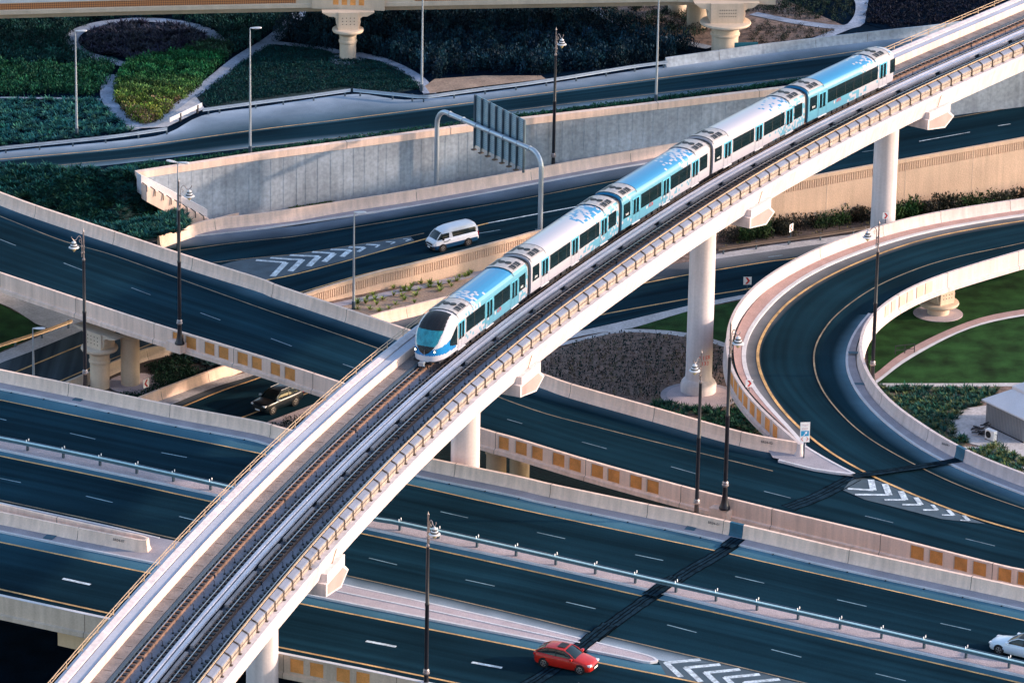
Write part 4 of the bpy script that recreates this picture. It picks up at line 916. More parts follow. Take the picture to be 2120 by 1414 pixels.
# piers: where the centre line matches the photographed shafts
vc=vo(5.25,16.9)
def pier_at(px,py_z):   # find point on the centre line whose column at height z lands on photo x
    best=None
    for q in vc:
        x,_=pr(Vector((q.x,q.y,py_z)))
        if best is None or abs(x-px)<best[0]: best=(abs(x-px),q)
    return best[1]
for px,z,capx in ((1454,7,0),(1832,11,0),(966,9,0),(542,8,0)):
    q=pier_at(px,z); i=vc.index(q); sh=Vector((q.x,q.y,0)).normalized()*(2.6 if px==1832 else 0); n=norms(vc)[i]; d=Vector((-n.y,n.x,0))
    mb=MB(); mb.lathe([(1.5,0),(1.52,.7),(1.42,.95),(1.25,1.15),(1.16,1.25),(1.12,1.6),(1.10,10),(1.08,14.6),(1.14,14.7),(1.14,15.7),(1.0,15.8)],(q.x+sh.x,q.y+sh.y,0),40); o=mb.build('pier',M['vwhite'],TV,True,30)
    pent=[(-2.25,16.95),(1.5,16.95),(2.6,16.15),(1.0,15.45),(-2.25,16.05)]; c0=Vector((q.x,q.y,0)); mb=MB()
    rows=[[c0+n*s+d*(a*w)+Vector((0,0,17+(z_-17)*w2)) for a,z_ in pent] for s,w,w2 in ((-5.4,.8,.9),(-2,.8,1.1),(2,.8,1.1),(5.3,1,1))]
    mb.grid(rows,closed=True); mb.face(rows[0][::-1]); mb.face(rows[-1]); mb.build('pier_cap',M['vwhite'],o)
    mb=MB(); f=[c0+n*5.305+d*(.05+(a-.05)*.88)+Vector((0,0,16.25+(z_-16.25)*.80)) for a,z_ in pent]; mb.face(f); mb.build('cap_end_panel',M['pinkcap'],o)
    mb=MB(); e=c0+n*4.75; mb.box(e+Vector((0,0,17.15)),d*1.9,n*.5,(0,0,.38)); mb.build('bearing_block',M['vwhite'],o)
    mb=MB(); mb.tube([c0+n*5.27+d*.05+Vector((0,0,18.7)),c0+n*5.0+d*.05+Vector((0,0,17.7)),c0+n*4.8+Vector((0,0,17.0))],.03,5); mb.build('girder_joint',M['rust'],o)
    if px==1454:
        ang=math.radians(-52); 
        for k,(s,zz) in enumerate((('PIER',3.35),('333',2.85))):
            for j,ch in enumerate(s):
                a=math.radians(-90)+(j-1.5+ (0.5 if k else 0))*.27/1.1+.42; nn=Vector((math.cos(a),math.sin(a),0)); txt(ch,.5,'pier_number',M['red'],o,c0+nn*1.115+Vector((0,0,zz)),(-math.sin(a),math.cos(a),0),(0,0,1))

# =====================================================================================
# METRO TRAIN (local frame of each car: x forward along the car from its front end, y lateral, z above rail)
# =====================================================================================
def livery(name,roof,side,low,front=None):
    # blends white and blue in square pixels; each argument lists (x metres, blueness) stops
    m=bpy.data.materials.new(name); m.use_nodes=True; n=m.node_tree.nodes; l=m.node_tree.links; b=n['Principled BSDF']
    b.inputs['Roughness'].default_value=.3; b.inputs['Specular IOR Level'].default_value=.5; b.inputs['Coat Weight'].default_value=.3
    uv=n.new('ShaderNodeUVMap'); sn=n.new('ShaderNodeVectorMath'); sn.operation='SNAP'; sn.inputs[1].default_value=(.26,.24,.2); l.new(uv.outputs[0],sn.inputs[0])
    wn=n.new('ShaderNodeTexWhiteNoise'); l.new(sn.outputs[0],wn.inputs[0])
    big=n.new('ShaderNodeTexNoise'); big.inputs['Scale'].default_value=.55; l.new(sn.outputs[0],big.inputs[0])
    sx=n.new('ShaderNodeSeparateXYZ'); l.new(sn.outputs[0],sx.inputs[0])
    def ramp(st):
        mr=n.new('ShaderNodeMapRange'); mr.inputs[2].default_value=17.2; l.new(sx.outputs[0],mr.inputs[0])
        r=n.new('ShaderNodeValToRGB'); l.new(mr.outputs[0],r.inputs[0]); el=r.color_ramp.elements
        el[0].position=st[0][0]/17.2; el[0].color=(st[0][1],)*3+(1,); el[1].position=min(1,st[-1][0]/17.2); el[1].color=(st[-1][1],)*3+(1,)
        for x,v in st[1:-1]: e=el.new(x/17.2); e.color=(v,)*3+(1,)
        return r.outputs[0]
    def mth(op,a,b_,c_=None):
        q=n.new('ShaderNodeMath'); q.operation=op
        for i,k in enumerate((a,b_)):
            if isinstance(k,(int,float)): q.inputs[i].default_value=k
            else: l.new(k,q.inputs[i])
        return q.outputs[0]
    rf,sdv,lo_=ramp(roof),ramp(side),ramp(low)
    # v: 0..1.6 roof half, 1.6..  side upper, >2.9 lower side
    absv=mth('ABSOLUTE',sx.outputs[1],0)
    isroof=mth('LESS_THAN',absv,1.35); islow=mth('GREATER_THAN',absv,2.95)
    def mixf(f,a,b_):
        q=n.new('ShaderNodeMix'); l.new(f,q.inputs[0]); l.new(a,q.inputs[2]); l.new(b_,q.inputs[3]); return q.outputs[0]
    v=mixf(islow,mixf(isroof,sdv,rf),lo_)
    r2=mth('ADD',mth('MULTIPLY',wn.outputs[0],.6),mth('MULTIPLY',big.outputs[0],.4))
    thr=mth('ADD',v,mth('MULTIPLY',mth('SUBTRACT',r2,.5),1.25))
    st=mth('GREATER_THAN',thr,.5)
    mx=n.new('ShaderNodeMix'); mx.data_type='RGBA'; l.new(st,mx.inputs[0]); mx.inputs[6].default_value=(.45,.43,.47,1)
    bl=n.new('ShaderNodeMix'); bl.data_type='RGBA'; l.new(isroof,bl.inputs[0]); bl.inputs[6].default_value=(.10,.30,.41,1); bl.inputs[7].default_value=(.022,.20,.40,1)
    l.new(bl.outputs[2],mx.inputs[7]); l.new(mx.outputs[2],b.inputs['Base Color']); return m
CARL=16.72
lv=[livery('livery_front',[(0,.0),(3.5,.0),(6.5,.35),(9,.95),(17,1)],[(0,0),(3.2,0),(6,.3),(8.5,.95),(15,.95),(17,.5)],[(0,0),(3,0),(7,.35),(9.5,.9),(14,.95),(17,.15)]),
    livery('livery_second',[(0,0),(8,0),(12,.6),(17,.95)],[(0,0),(11,.0),(14,.35),(17,.55)],[(0,0),(8,.05),(11,.5),(14,.85),(17,.6)]),
    livery('livery_third',[(0,1),(7,.95),(11,.7),(15,.25),(17,.1)],[(0,.85),(7,.9),(10,.85),(13,.2),(17,0)],[(0,.85),(6,.95),(8,.55),(11,.25),(17,0)]),
    livery('livery_fourth',[(0,0),(8,0),(12,.3),(17,.75)],[(0,0),(10,.0),(13,.25),(17,.6)],[(0,0),(9,.0),(12,.4),(17,.75)]),
    livery('livery_rear',[(0,1),(8,1),(11,.65),(14,.2),(17,0)],[(0,.95),(8,.95),(11,.25),(17,0)],[(0,1),(6,1),(8,.5),(11,.12),(17,0)])]
M['trainblue']=mat('train_blue',(.012,.19,.46),.3,.03,1,.02,9,coat=.3); M['trainlight']=mat('train_light_blue',(.10,.42,.60),.35,.03,1,.02,9)
M['trainwhite']=mat('train_white',(.55,.52,.55),.3,.03,1,.02,9,coat=.3)
M['roofunit']=mat('roof_unit_metal',(.46,.41,.39),.4,.12,2,.1,9,metal=.3)
M['headl']=mat('headlamp_lens',(.9,.88,.8),.2,.02,1,.02,9)
M['headl'].node_tree.nodes['Principled BSDF'].inputs['Emission Color'].default_value=(1,.93,.75,1); M['headl'].node_tree.nodes['Principled BSDF'].inputs['Emission Strength'].default_value=3
PRF=[(0,3.5),(.45,3.47),(.85,3.36),(1.12,3.2),(1.26,2.98),(1.32,2.7),(1.34,2.3),(1.34,1.5),(1.33,.9),(1.30,.55),(1.2,.45)]
PV=[0]
for (a,b),(c,d) in zip(PRF[:-1],PRF[1:]): PV.append(PV[-1]+math.hypot(c-a,d-b))
PRF0,PV0=PRF[:],PV[:]
full=[(-y,z,-v) for (y,z),v in zip(PRF[::-1],PV[::-1])]+[(y,z,v) for (y,z),v in zip(PRF[1:],PV[1:])]
def dense(f,n=5):
    o=[]
    for a,b in zip(f[:-1],f[1:]):
        for k in range(n): o.append(tuple(p+(r-p)*k/n for p,r in zip(a,b)))
    return o+[f[-1]]
fullf=dense(full)
def nose_scale(x,L,front):
    if x>=L: return 1,1
    t=(L-x)/L
    if front: return (1-t**4.2)**.5*.985+.015, 1-.70*t**2.4
    return (1-t**5)**.5*.93+.07, 1-.16*t**3
def car_body(name,mats,parent,L,nose=None,Ln=3.2,rear=False,bottom=.45):
    mb=MB(); xs=[]; full=fullf if nose else globals()['full']
    if nose: xs+=[Ln*(k/60)**1.5 for k in range(60)]+[Ln]
    else: xs+=[0,.02]
    xs+=[1+k for k in range(int(Ln if nose else 0)+0,int(L)) if 1+k>(Ln if nose else 0)+.2 and 1+k<L-.3]
    if rear: xs=[x for x in xs if x<L-1.3]+[L-1.2*(1-k/10)**1.7 for k in range(11)]
    else: xs.append(L)
    rows=[]
    for x in xs:
        s,t=1,1
        if nose and x<Ln: s,t=nose_scale(x,Ln,True)
        if rear and x>L-1.2: s,t=nose_scale(L-x,1.2,False)
        rows.append([Vector((x,y*s,bottom+(z-bottom)*t)) for y,z,v in full])
    def mi(a,b):
        p=(rows[a][b]+rows[a+1][b+1])/2
        if nose and p.x<Ln+.01:
            z0=.92; blue=1.15+1.15*min(1,(p.x/2.9))**1.1-.25
            if p.z<z0: return 1
            if p.z<1.35+.28*p.x and p.x<2.9: return 2
            return 1
        return 0
    us=[v for y,z,v in full]; i0=len(mb.uv)
    mb.grid(rows,mi)
    k=i0
    for a in range(len(rows)-1):
        for b in range(len(full)-1):
            mb.uv[k]=[(xs[a],us[b]),(xs[a],us[b+1]),(xs[a+1],us[b+1]),(xs[a+1],us[b])]; k+=1
    mb.face(rows[0][::-1],1 if nose else 0); mb.face(rows[-1],0)
    return mb.build(name,mats,parent,True,30)
def surf_patch(mb,x0,x1,v0,v1,off=.012,side=1,nx=1,m=0):   # patch lying on the car surface
    def at(v):
        a=abs(v)
        for k in range(len(PV)-1):
            if PV[k]<=a<=PV[k+1]+1e-9:
                t=(a-PV[k])/(PV[k+1]-PV[k]); y=PRF[k][0]*(1-t)+PRF[k+1][0]*t; z=PRF[k][1]*(1-t)+PRF[k+1][1]*t
                ny=(PRF[k][1]-PRF[k+1][1]); nz=(PRF[k+1][0]-PRF[k][0]); L_=math.hypot(ny,nz); return y+off*ny/L_,z+off*nz/L_
        return PRF[-1]
    vs=[v0]+[p for p in PV if v0<p<v1]+[v1]; rows=[]
    for v in vs:
        y,z=at(v); sg=side if v>=0 else -side
        rows.append([(x0,y*sg,z),(x1,y*sg,z)])
    k=len(mb.uv); mb.grid(rows,m)
    for a in range(len(rows)-1): mb.uv[k+a]=[(x0,vs[a]),(x1,vs[a]),(x1,vs[a+1]),(x0,vs[a+1])]
def vz(z):   # arc position on the side wall for height z
    for k in range(5,len(PRF)-1):
        if PRF[k][1]>=z>=PRF[k+1][1]: t=(PRF[k][1]-z)/(PRF[k][1]-PRF[k+1][1]); return PV[k]*(1-t)+PV[k+1]*t
    return PV[5]
W0,W1=vz(2.62),vz(1.42); D0,D1=vz(2.66),vz(.62)
def roof_unit(parent,x0,x1):
    mb=MB()
    for s in (1,-1): surf_patch(mb,x0,x1,0,PV[3]+.02,.05,s)
    mb.bx(x0,x1,-1.14,-1.10,3.2,3.27); mb.bx(x0,x1,1.10,1.14,3.2,3.27)
    o=mb.build('roof_unit',M['roofunit'],parent)
    xm=(x0+x1)/2
    for s in (1,-1):
        for a,b in ((.5,1.22),(1.32,2.04)):
            mb=MB(); surf_patch(mb,x0+a,x0+b,.58,1.06,.062,s); mb.build('louvre',M['blackmat'],o)
    mb=MB()
    for yy in (-.26,.26): mb.lathe([(.27,3.5),(.27,3.572),(.01,3.574)],(xm,yy,0),18)
    mb.build('roof_fan',M['blackmat'],o)
    mb=MB()
    for a in (.5,.72,1.3,1.55):
        for s in (1,-1): surf_patch(mb,x0+a,x0+a+.03,.62,1.0,.068,s)
    mb.build('louvre_bars',M['roofunit'],o)
    mb=MB()
    for x in (x0,x1):
        for s in (1,-1): surf_patch(mb,x-.04,x+.04,0,PV[4],.056,s)
    mb.build('unit_seal',M['blackmat'],o)
def side_parts(car,wins,doors,liv):
    for s in (1,-1):
        for a,b in wins:
            mb=MB(); surf_patch(mb,a,b,W0,W1,.012,s); w=mb.build('window',M['glass'],car)
            mb=MB(); k=a+1.55
            while k<b-.6: surf_patch(mb,k-.012,k+.012,W0,W1,.016,s); k+=1.55
            if mb.f: mb.build('window_mullion',M['bronze'],w)
        for a,b in doors:
            mb=MB(); surf_patch(mb,a-.07,b+.07,D0,vz(1.45),.014,s); surf_patch(mb,a-.07,b+.07,vz(1.45),D1,.013,s,m=1); d=mb.build('door',[M['trainlight'],liv],car); d['label']='pale blue framed double sliding door'
            mb=MB(); c=(a+b)/2
            for u,v in ((a+.1,c-.07),(c+.07,b-.1)): surf_patch(mb,u,v,vz(2.55),vz(1.28),.02,s)
            mb.build('door_window',M['glass'],d)
            mb=MB(); 
            for u in (a-.07,c,b+.07): surf_patch(mb,u-.012,u+.012,D0,D1,.02,s)
            mb.build('door_gap',M['galvdark'],d)
            mb=MB(); mb.bx(a-.1,b+.1,s*1.34-.05,s*1.34+.05,.50,.57); mb.build('door_step',M['kerb'],d)
def bogies(car,xs_):
    for x in xs_:
        mb=MB()
        for s in (-1,1):
            mb.bx(x-1.3,x+1.3,s*.95-.08,s*.95+.08,.28,.5)
            for dx in (-.95,.95): mb.lathe([(.02,-.06),(.40,-.06),(.42,0),(.40,.06),(.02,.06)],(0,0,0),16)
        i=0
        # turn the lathed wheels upright
        v=mb.v; out=MB()
        for s in (-1,1):
            out.bx(x-1.3,x+1.3,s*.98-.07,s*.98+.07,.3,.5); out.bx(x-.35,x+.35,s*.98-.12,s*.98+.12,.2,.55)
            for dx in (-.95,.95):
                rows=[[Vector((x+dx+r*math.cos(2*math.pi*k/16),s*.75+w_,.40+r*math.sin(2*math.pi*k/16))) for k in range(16)] for r,w_ in ((.03,-.06),(.38,-.06),(.40,.06),(.03,.06))]
                out.grid(rows,closed=True)
        out.build('bogie',M['dark'],car)
def under(car,L):
    mb=MB(); mb.bx(.4,L-.4,-1.05,1.05,.3,.47)
    rnd=random.Random(int(L*7))
    x=3.2
    while x<L-3.5:
        w=rnd.uniform(.4,1.3); 
        for s in (-1,1): mb.bx(x,x+w,s*1.05-.14,s*1.05+.14,.12+rnd.random()*.1,.46)
        x+=w+rnd.uniform(.1,.4)
    mb.build('underfloor_equipment',M['dark'],car)
TTR=thing('metro_train','five-car blue and white pixel-patterned metro train running on the white viaduct','train')
trk=vo(6.6,RZ); Lt=cum(trk)
def tpos(s):
    i=0
    while i<len(Lt)-2 and Lt[i+1]<s: i+=1
    t=(s-Lt[i])/(Lt[i+1]-Lt[i]); return trk[i].lerp(trk[i+1],t)
# nose position: coupler tip seen at pixel (872,752)
best=min(range(len(trk)),key=lambda i:abs(pr(trk[i]+Vector((0,0,.5)))[0]-881)+abs(pr(trk[i]+Vector((0,0,.5)))[1]-748)); s0=Lt[best]
PITCH=17.42
for k in range(5):
    sA=s0+k*PITCH; Lc=CARL if k<4 else 15.9
    a=tpos(sA); b=tpos(sA+Lc); d=(b-a).normalized()
    c=bpy.data.objects.new('car_frame',None)
    y=Vector((-d.y,d.x,0)).normalized(); z=d.cross(y)
    mtx=Matrix((d,y,z)).transposed().to_4x4(); mtx.translation=a
    mats=[lv[k],M['trainwhite'],M['trainblue']]
    car=car_body('train_car',mats,TTR,Lc,nose=(k==0),rear=(k==4)); bpy.data.objects.remove(c); car.matrix_world=mtx
    car['label']=['cab car with teal windscreen at the front of the train','white second car of the train','middle car, blue at its front and white at its rear','white fourth car behind the middle car','rear car, blue at its front with white pixels at its tail'][k]
    if k==0:
        side_parts(car,[(4.75,8.3),(10.1,13.2),(15.0,16.25)],[(3.3,4.45),(8.6,9.85),(13.5,14.75)],lv[k]); roof_unit(car,3.35,6.0); roof_unit(car,14.0,16.6)
    elif k==4:
        side_parts(car,[(.25,1.5),(3.4,12.4)],[(1.85,3.1),(12.75,14.0)],lv[k]); roof_unit(car,.15,2.75); roof_unit(car,12.0,14.6)
        for sgn_ in (1,-1): mb=MB(); surf_patch(mb,14.65,15.55,vz(2.6),vz(1.35),.012,sgn_); mb.build('cab_side_window',M['glass'],car)
    else:
        side_parts(car,[(.25,1.5),(3.5,7.3),(9.1,12.9),(14.7,16.2)],[(1.95,3.2),(7.6,8.85),(13.2,14.45)],lv[k]); roof_unit(car,.15,2.75); roof_unit(car,13.95,16.55)
    bogies(car,[2.6,Lc-2.6]); under(car,Lc)
    if k<4:
        mb=MB(); rows=[[Vector((x,y_*.9,.5+(z_-.5)*.95)) for y_,z_,v in full] for x in (Lc-.05,PITCH+.02)]; mb.grid(rows); g_=mb.build('gangway',M['blackmat'],car)
    if k in (0,2,4):
        mb=MB(); xx={0:10.3,2:4.6,4:4.6}[k]
        for sgn_ in (1,-1): pass
        mb=MB(); rows=[[Vector((xx+.12*math.cos(t*math.pi/6)+.0,-1.362,1.22+.16*math.sin(t*math.pi/6))) for t in range(12)]]; mb.face(rows[0]); mb.build('emblem',M['trainwhite'],car)
        lo=txt('RTA',.42,'side_lettering',M['red'],car,(0,0,0),(-1,0,0),(0,0,1)); lo.matrix_parent_inverse=Matrix.Identity(4); lo.location=(xx+.75,-1.362,1.22)
        lo.data.transform(Matrix.Rotation(math.pi,4,'Z')) if False else None
    for xx in ((.9,) if k else (15.5,)):
        no=txt(str(5041+k),.26,'car_number',M['signwhite'],car,(0,0,0),(-1,0,0),(0,0,1)); no.location=(xx,-1.365,1.68)
    if k==0:
        # windscreen shell: re-use the nose surface, picking the shield-shaped region
        xs=[3.3*(i/130)**1.4 for i in range(131)]; vs=[(-1+2*j/150) for j in range(151)]
        def prof(t):
            v=abs(t)*PV[-1]
            for q in range(len(PV)-1):
                if PV[q]<=v<=PV[q+1]+1e-9:
                    u=(v-PV[q])/(PV[q+1]-PV[q]); return (PRF[q][0]*(1-u)+PRF[q+1][0]*u)*(1 if t>0 else -1),PRF[q][1]*(1-u)+PRF[q+1][1]*u
            return PRF[-1]
        def nosept(x,t,off=0):
            y,z=prof(t); s,tt=nose_scale(x,3.2,True); return Vector((x,y*s,.45+(z-.45)*tt))
        def shield(p):
            z=p.z; w=np.interp(z,[1.0,1.15,1.45,1.9,2.5,3.0,3.45],[0,.30,.62,.88,1.02,.98,.86]); return abs(p.y)<w and p.x<3.0
        mats_={'windscreen':(M['tealglass'],lambda p:shield(p) and 1.62<p.z<2.62),'windscreen_surround':(M['blackmat'],lambda p:shield(p) and not(1.62<p.z<2.62)),
               'cab_side_window':(M['glass'],lambda p: abs(p.y)>1.0 and 1.75<p.x<3.05 and p.z>1.02+.25*(3.05-p.x) and p.z<2.55-.62*(3.05-p.x)**1.3)}
        for nm,(mt_,fn) in mats_.items():
            mb=MB()
            for i in range(130):
                for j in range(150):
                    q=[nosept(xs[i],vs[j]),nosept(xs[i],vs[j+1]),nosept(xs[i+1],vs[j+1]),nosept(xs[i+1],vs[j])]
                    ce_=sum(q,Vector())/4
                    if fn(ce_):
                        nrm=(q[2]-q[0]).cross(q[3]-q[1])
                        if nrm.length<1e-9: continue
                        nrm.normalize()
                        if nrm.dot(Vector((-.6,ce_.y*.6,.6)))<0: nrm=-nrm
                        mb.face([a_+nrm*.02 for a_ in q])
            if mb.f: mb.build(nm,mt_,car,True,50)
        for s in (-1,1):
            mb=MB(); mb.tube([(.36,s*.74,1.28),(.12,s*.78,1.28)],.10,14); mb.build('headlight_ring',M['blackmat'],car)
            mb=MB(); mb.tube([(.2,s*.78,1.28),(.105,s*.785,1.28)],.068,14); mb.build('headlight',M['headl'],car)
        mb=MB(); mb.tube([(.05,0,.42),(-.45,0,.42)],.12,10); mb.bx(-.6,-.35,-.2,.2,.28,.58); mb.tube([(-.5,-.28,.3),(-.5,.28,.5)],.05,8); mb.build('coupler',M['galv'],car)
        mb=MB(); mb.bx(.05,.3,-.55,.55,.2,.5); mb.build('coupler_recess',M['blackmat'],car)
        mb=MB(); mb.tube([(.47,.15,1.68),(.95,.42,2.2)],.02,5); mb.build('wiper',M['blackmat'],car)
# =====================================================================================
# STREET FURNITURE
# =====================================================================================
def ornate_lamp():
    T=thing('street_lamp','x','street lamp'); H=14.7
    mb=MB(); mb.lathe([(.42,0),(.42,.12),(.34,.25),(.24,.7),(.19,1.1),(.17,1.75)],n=16); mb.build('base',M['blackpole'],T,True)
    mb=MB(); mb.lathe([(.17,1.75),(.25,1.82),(.26,1.92),(.17,2.0),(.24,2.08),(.17,2.2)],n=16); mb.build('collar',M['lampmetal'],T,True)
    mb=MB(); mb.lathe([(.155,2.2),(.15,7.2),(.17,7.25),(.17,7.4),(.135,7.45),(.12,H-2.75)],n=14); mb.build('pole',M['blackpole'],T,True)
    mb=MB(); mb.lathe([(.13,H-2.78),(.13,H-2.65),(.07,H-2.6),(.06,H-.3),(.085,H-.24),(.05,H-.15),(.01,H)],n=10); mb.build('finial_shaft',M['lampmetal'],T,True)
    a=[(.17,0,H-2.45),(.17,0,H-1.1),(.2,0,H-.85),(.3,0,H-.63),(.43,0,H-.56),(.57,0,H-.63),(.66,0,H-.8),(.78,0,H-.88),(.92,0,H-.85),(1.05,0,H-.72),(1.15,0,H-.56),(1.1,0,H-.48)]
    mb=MB(); mb.tube(a,.035,6); mb.tube([(.3,0,H-1.2),(.42,0,H-1.0),(.36,0,H-.88),(.28,0,H-.98)],.025,5); o=mb.build('arm',M['lampmetal'],T,True)
    mb=MB()
    for z in (H-1.5,H-2.08): mb.box((.09,0,z),(.14,0,0),(0,.06,0),(0,0,.045)); mb.lathe([(.01,z-.09),(.1,z-.06),(.1,z+.06),(.01,z+.09)],n=8)
    mb.build('clamps',M['lampmetal'],T)
    mb=MB(); c=(.92,0,H-1.55); mb.lathe([(.03,.7),(.05,.62),(.16,.56),(.2,.5),(.15,.42),(.16,.36),(.28,.3),(.24,.22),(.27,.16),(.44,.1),(.44,.05),(.2,.03)],c,18); s=mb.build('lantern_hood',M['lampwhite'],T,True,25)
    mb=MB(); mb.lathe([(.155,.415),(.165,.36),(.20,.345),(.205,.42)],c,18); mb.lathe([(.25,.225),(.275,.17),(.30,.165),(.30,.23)],c,18); mb.build('hood_band',M['blackpole'],s)
    mb=MB(); mb.lathe([(.2,.04),(.19,-.08),(.1,-.22),(.03,-.26),(.01,-.34)],c,14); mb.build('lamp_glass',M['lampglass'],T,True)
    return T
lamp0=ornate_lamp(); first=[True]
def put(proto,loc,rz,label,group,flag):
    o=proto if flag[0] else copy_tree(proto); flag[0]=False
    o.location=loc; o.rotation_euler=(0,0,rz); o['label']=label; o['group']=group; return o
R_=math.radians
pA,_=at_x(Anear,372); pB,_=at_x(Anear,1500)
nA=Vector((.6,-.75,0))
for bx_,by_,z_,ty_,rz,lb in [(372,712,6.72,370,R_(-12),'black ornate lamp post on the bridge parapet left of the train, lantern to its right'),
    (1500,1053,6.85,664,R_(-55),'black ornate lamp post on the parapet beside the orange panels, its flared base showing'),
    (177,815,8.9,474,R_(215),'black ornate lamp post at far left beside two round piers, lantern on its left'),
    (1145,362,1.75,57,R_(-52),'black ornate lamp post in front of the grey retaining wall, right of the gantry'),
    (882,1440,9.2,1058,R_(-58),'black ornate lamp post nearest the bottom edge, in front of the highway median'),
    (1441,1086,8.9,724,R_(235),'black ornate lamp post between the two bridges, lantern in front of the numbered pier'),
    (1805,797,5.6,457,R_(183),'black ornate lamp post inside the curve of the loop ramp, lantern on its left')]:
    b=P(bx_,by_,z_); o=put(lamp0,b,rz,lb,'ornate lamp posts',first); s=hsolve(b,ty_)/14.7; o.scale=(s,s,s)
def plain_lamp(H,double=False):
    T=thing('street_light','x','street light')
    mb=MB(); mb.lathe([(.17,0),(.17,.7),(.12,.75)],n=12); mb.build('base',M['galvdark'],T,True)
    mb=MB(); mb.lathe([(.13,.7),(.055,H)],n=10); mb.build('pole',M['galv'],T,True)
    for s in ((1,-1) if double else (1,)):
        mb=MB(); rows=[]
        for x,w_,h in ((.0,.06,.05),(.2,.1,.07),(.4,.2,.09),(.8,.24,.1),(1.05,.16,.07),(1.1,.03,.02)):
            rows.append([(s*x,w_*math.cos(t*math.pi/6),H+.05+x*.08+h*math.sin(t*math.pi/6)) for t in range(12)])
        mb.grid(rows,closed=True); mb.face(rows[-1]); mb.face(rows[0][::-1]); mb.build('lamp_head',M['lampwhite'],T,True)
    return T
for (bx_,by_,z,ty,dbl,rz,lb) in [(159,281,zup,66,False,-.15,'tall pale street light at far left beside the oval path'),
    (518,318,zup,60,False,-.15,'tall pale street light above the grey retaining wall, left of the gantry'),
    (873,190,zup,-45,False,-.2,'tall pale street light by the upper guardrail whose head is above the photo'),
    (1358,211,zup,-40,False,-.2,'tall pale street light on the grass strip left of the rear train car'),
    (732,640,0,441,False,-.2,'slim grey street light in the sandy planting bed below the white van'),
    (369,520,0,338,True,-.3,'slim two-headed street light right beside the ornate lamp on the bridge parapet'),
    (70,805,0,681,False,-.2,'short pale street light at the far left above the highway bridge')]:
    b=P(bx_,by_,z); H=hsolve(b,ty); T=plain_lamp(H,dbl); T.location=b; T.rotation_euler=(0,0,rz); T['label']=lb; T['group']='plain street lights'
# guardrails
M['railglint']=mat('painted_rail_highlight',(.36,.55,.60),.4,.1,.8,.08,9)  # pale colour that paints the bright highlight on top of the darker beam
def wbeam(): return [(-.03,0),(-.06,-.05),(-.02,-.1),(-.02,-.14),(-.06,-.2),(-.03,-.27),(0,-.27),(-.02,-.2),(.02,-.14),(.02,-.1),(-.02,-.05),(0,0)]
def guardrail(l,z,label,posts,m='galv',h=.75,double=False,e=(0,0),tops=False):
    p=ext(seg(l,z,h,1.0),*e); T=thing('guardrail',label,'guardrail'); mb=MB(); 
    big=[(o*1.6,zz*1.15) for o,zz in wbeam()]
    if double:
        mb.sweep([q for q in p],[(o+.16,zz) for o,zz in big]); mb.build('rail_beam',M[m],T); mb=MB(); mb.sweep(p,[(-o-.16,zz) for o,zz in big][::-1]); mb.build('rail_beam',M['galvdark'],T)
    else: mb.sweep(p,big); mb.build('rail_beam',M[m],T)
    if double:
        mb=MB(); mb.sweep(p,[(.12,.03),(.30,.03),(.31,-.03),(.11,-.03)]); mb.build('rail_highlight',M['railglint'],T)  # added strip: the highlight along the rail top, put in as colour
    for px in posts:
        q,d=at_x(p,px)
        if q is None: continue
        n=Vector((d.y,-d.x,0)).normalized(); dd=Vector((d.x,d.y,0)).normalized(); mb=MB()
        mb.box(q+n*(0 if double else -.09)+Vector((0,0,-h/2)),dd*.07,n*(.1 if double else .06),(0,0,h/2+.03)); o=mb.build('post',M['galvdark'],T)
        if tops:
            mb=MB()
            for s in (-1,1): mb.box(q+n*(s*.17)+Vector((0,0,.1)),dd*.02,n*.035,(0,0,.09))
            mb.build('reflector',M['signwhite'],o)
    return p
guardrail([(0,304),(150,289),(250,278),(346,264)],zup,'silver guardrail at far left beside the upper road, below the agave bed',[12,82,151,219,287,346],e=(12,0))
guardrail([(420,225),(480,217),(540,209),(640,196),(726,184)],zup,'silver guardrail beside the low dark lawn, ending in a gap above the upper road',[432,455,530,587,650,715])
guardrail([(731,184),(780,189),(832,194),(879,198),(940,190),(1006,181),(1070,173),(1160,160),(1257,144),(1320,134),(1383,126)],zup,'long silver guardrail between the dark bushes and the upper road',[745,812,853,877,941,1005,1069,1132,1194,1256,1315,1375])
T=thing('timber_barrier','white plank barrier sloping between two silver guardrails at the path mouth','barrier')
a,b=P(351,262,zup),P(418,230,zup); d=(b-a).normalized(); mb=MB(); n=Vector((d.y,-d.x,0)).normalized()
mb.box((a+b)/2+Vector((0,0,.62)),(b-a)/2,n*.04,(0,0,.2)); mb.build('plank',M['kerb'],T)
for t in (.33,.86):
    mb=MB(); mb.box(a.lerp(b,t)+Vector((0,0,.35)),d*.09,n*.08,(0,0,.45)); mb.build('post',M['dark'],T)
guardrail([(0,903),(57,914),(207,945),(359,978),(471,1003),(640,1042),(774,1069),(828,1078),(1069,1131),(1316,1187),(1568,1243),(1826,1301),(2120,1369)],ZB,'long double-sided guardrail along the gravel median of the highway bridge',[57,131,207,283,359,436,513,591,670,749,828,908,988,1069,1151,1233,1316,1400,1483,1568,1653,1740,1826,1914,2001,2090],m='railblue',h=.85,double=True,e=(20,10),tops=True)
guardrail([(0,712),(18,706),(88,684),(150,661)],0,'tan guardrail at far left beside the lower road under the bridge',[33,88,143],m='handrail',e=(12,0))
guardrail([(1488,513),(1567,501),(1634,492),(1700,483),(1797,468),(1850,460)],0,'dark guardrail on the ground between two viaduct piers, beside the hedge',[1499,1567,1634,1700,1768],m='bronze',e=(0,8))
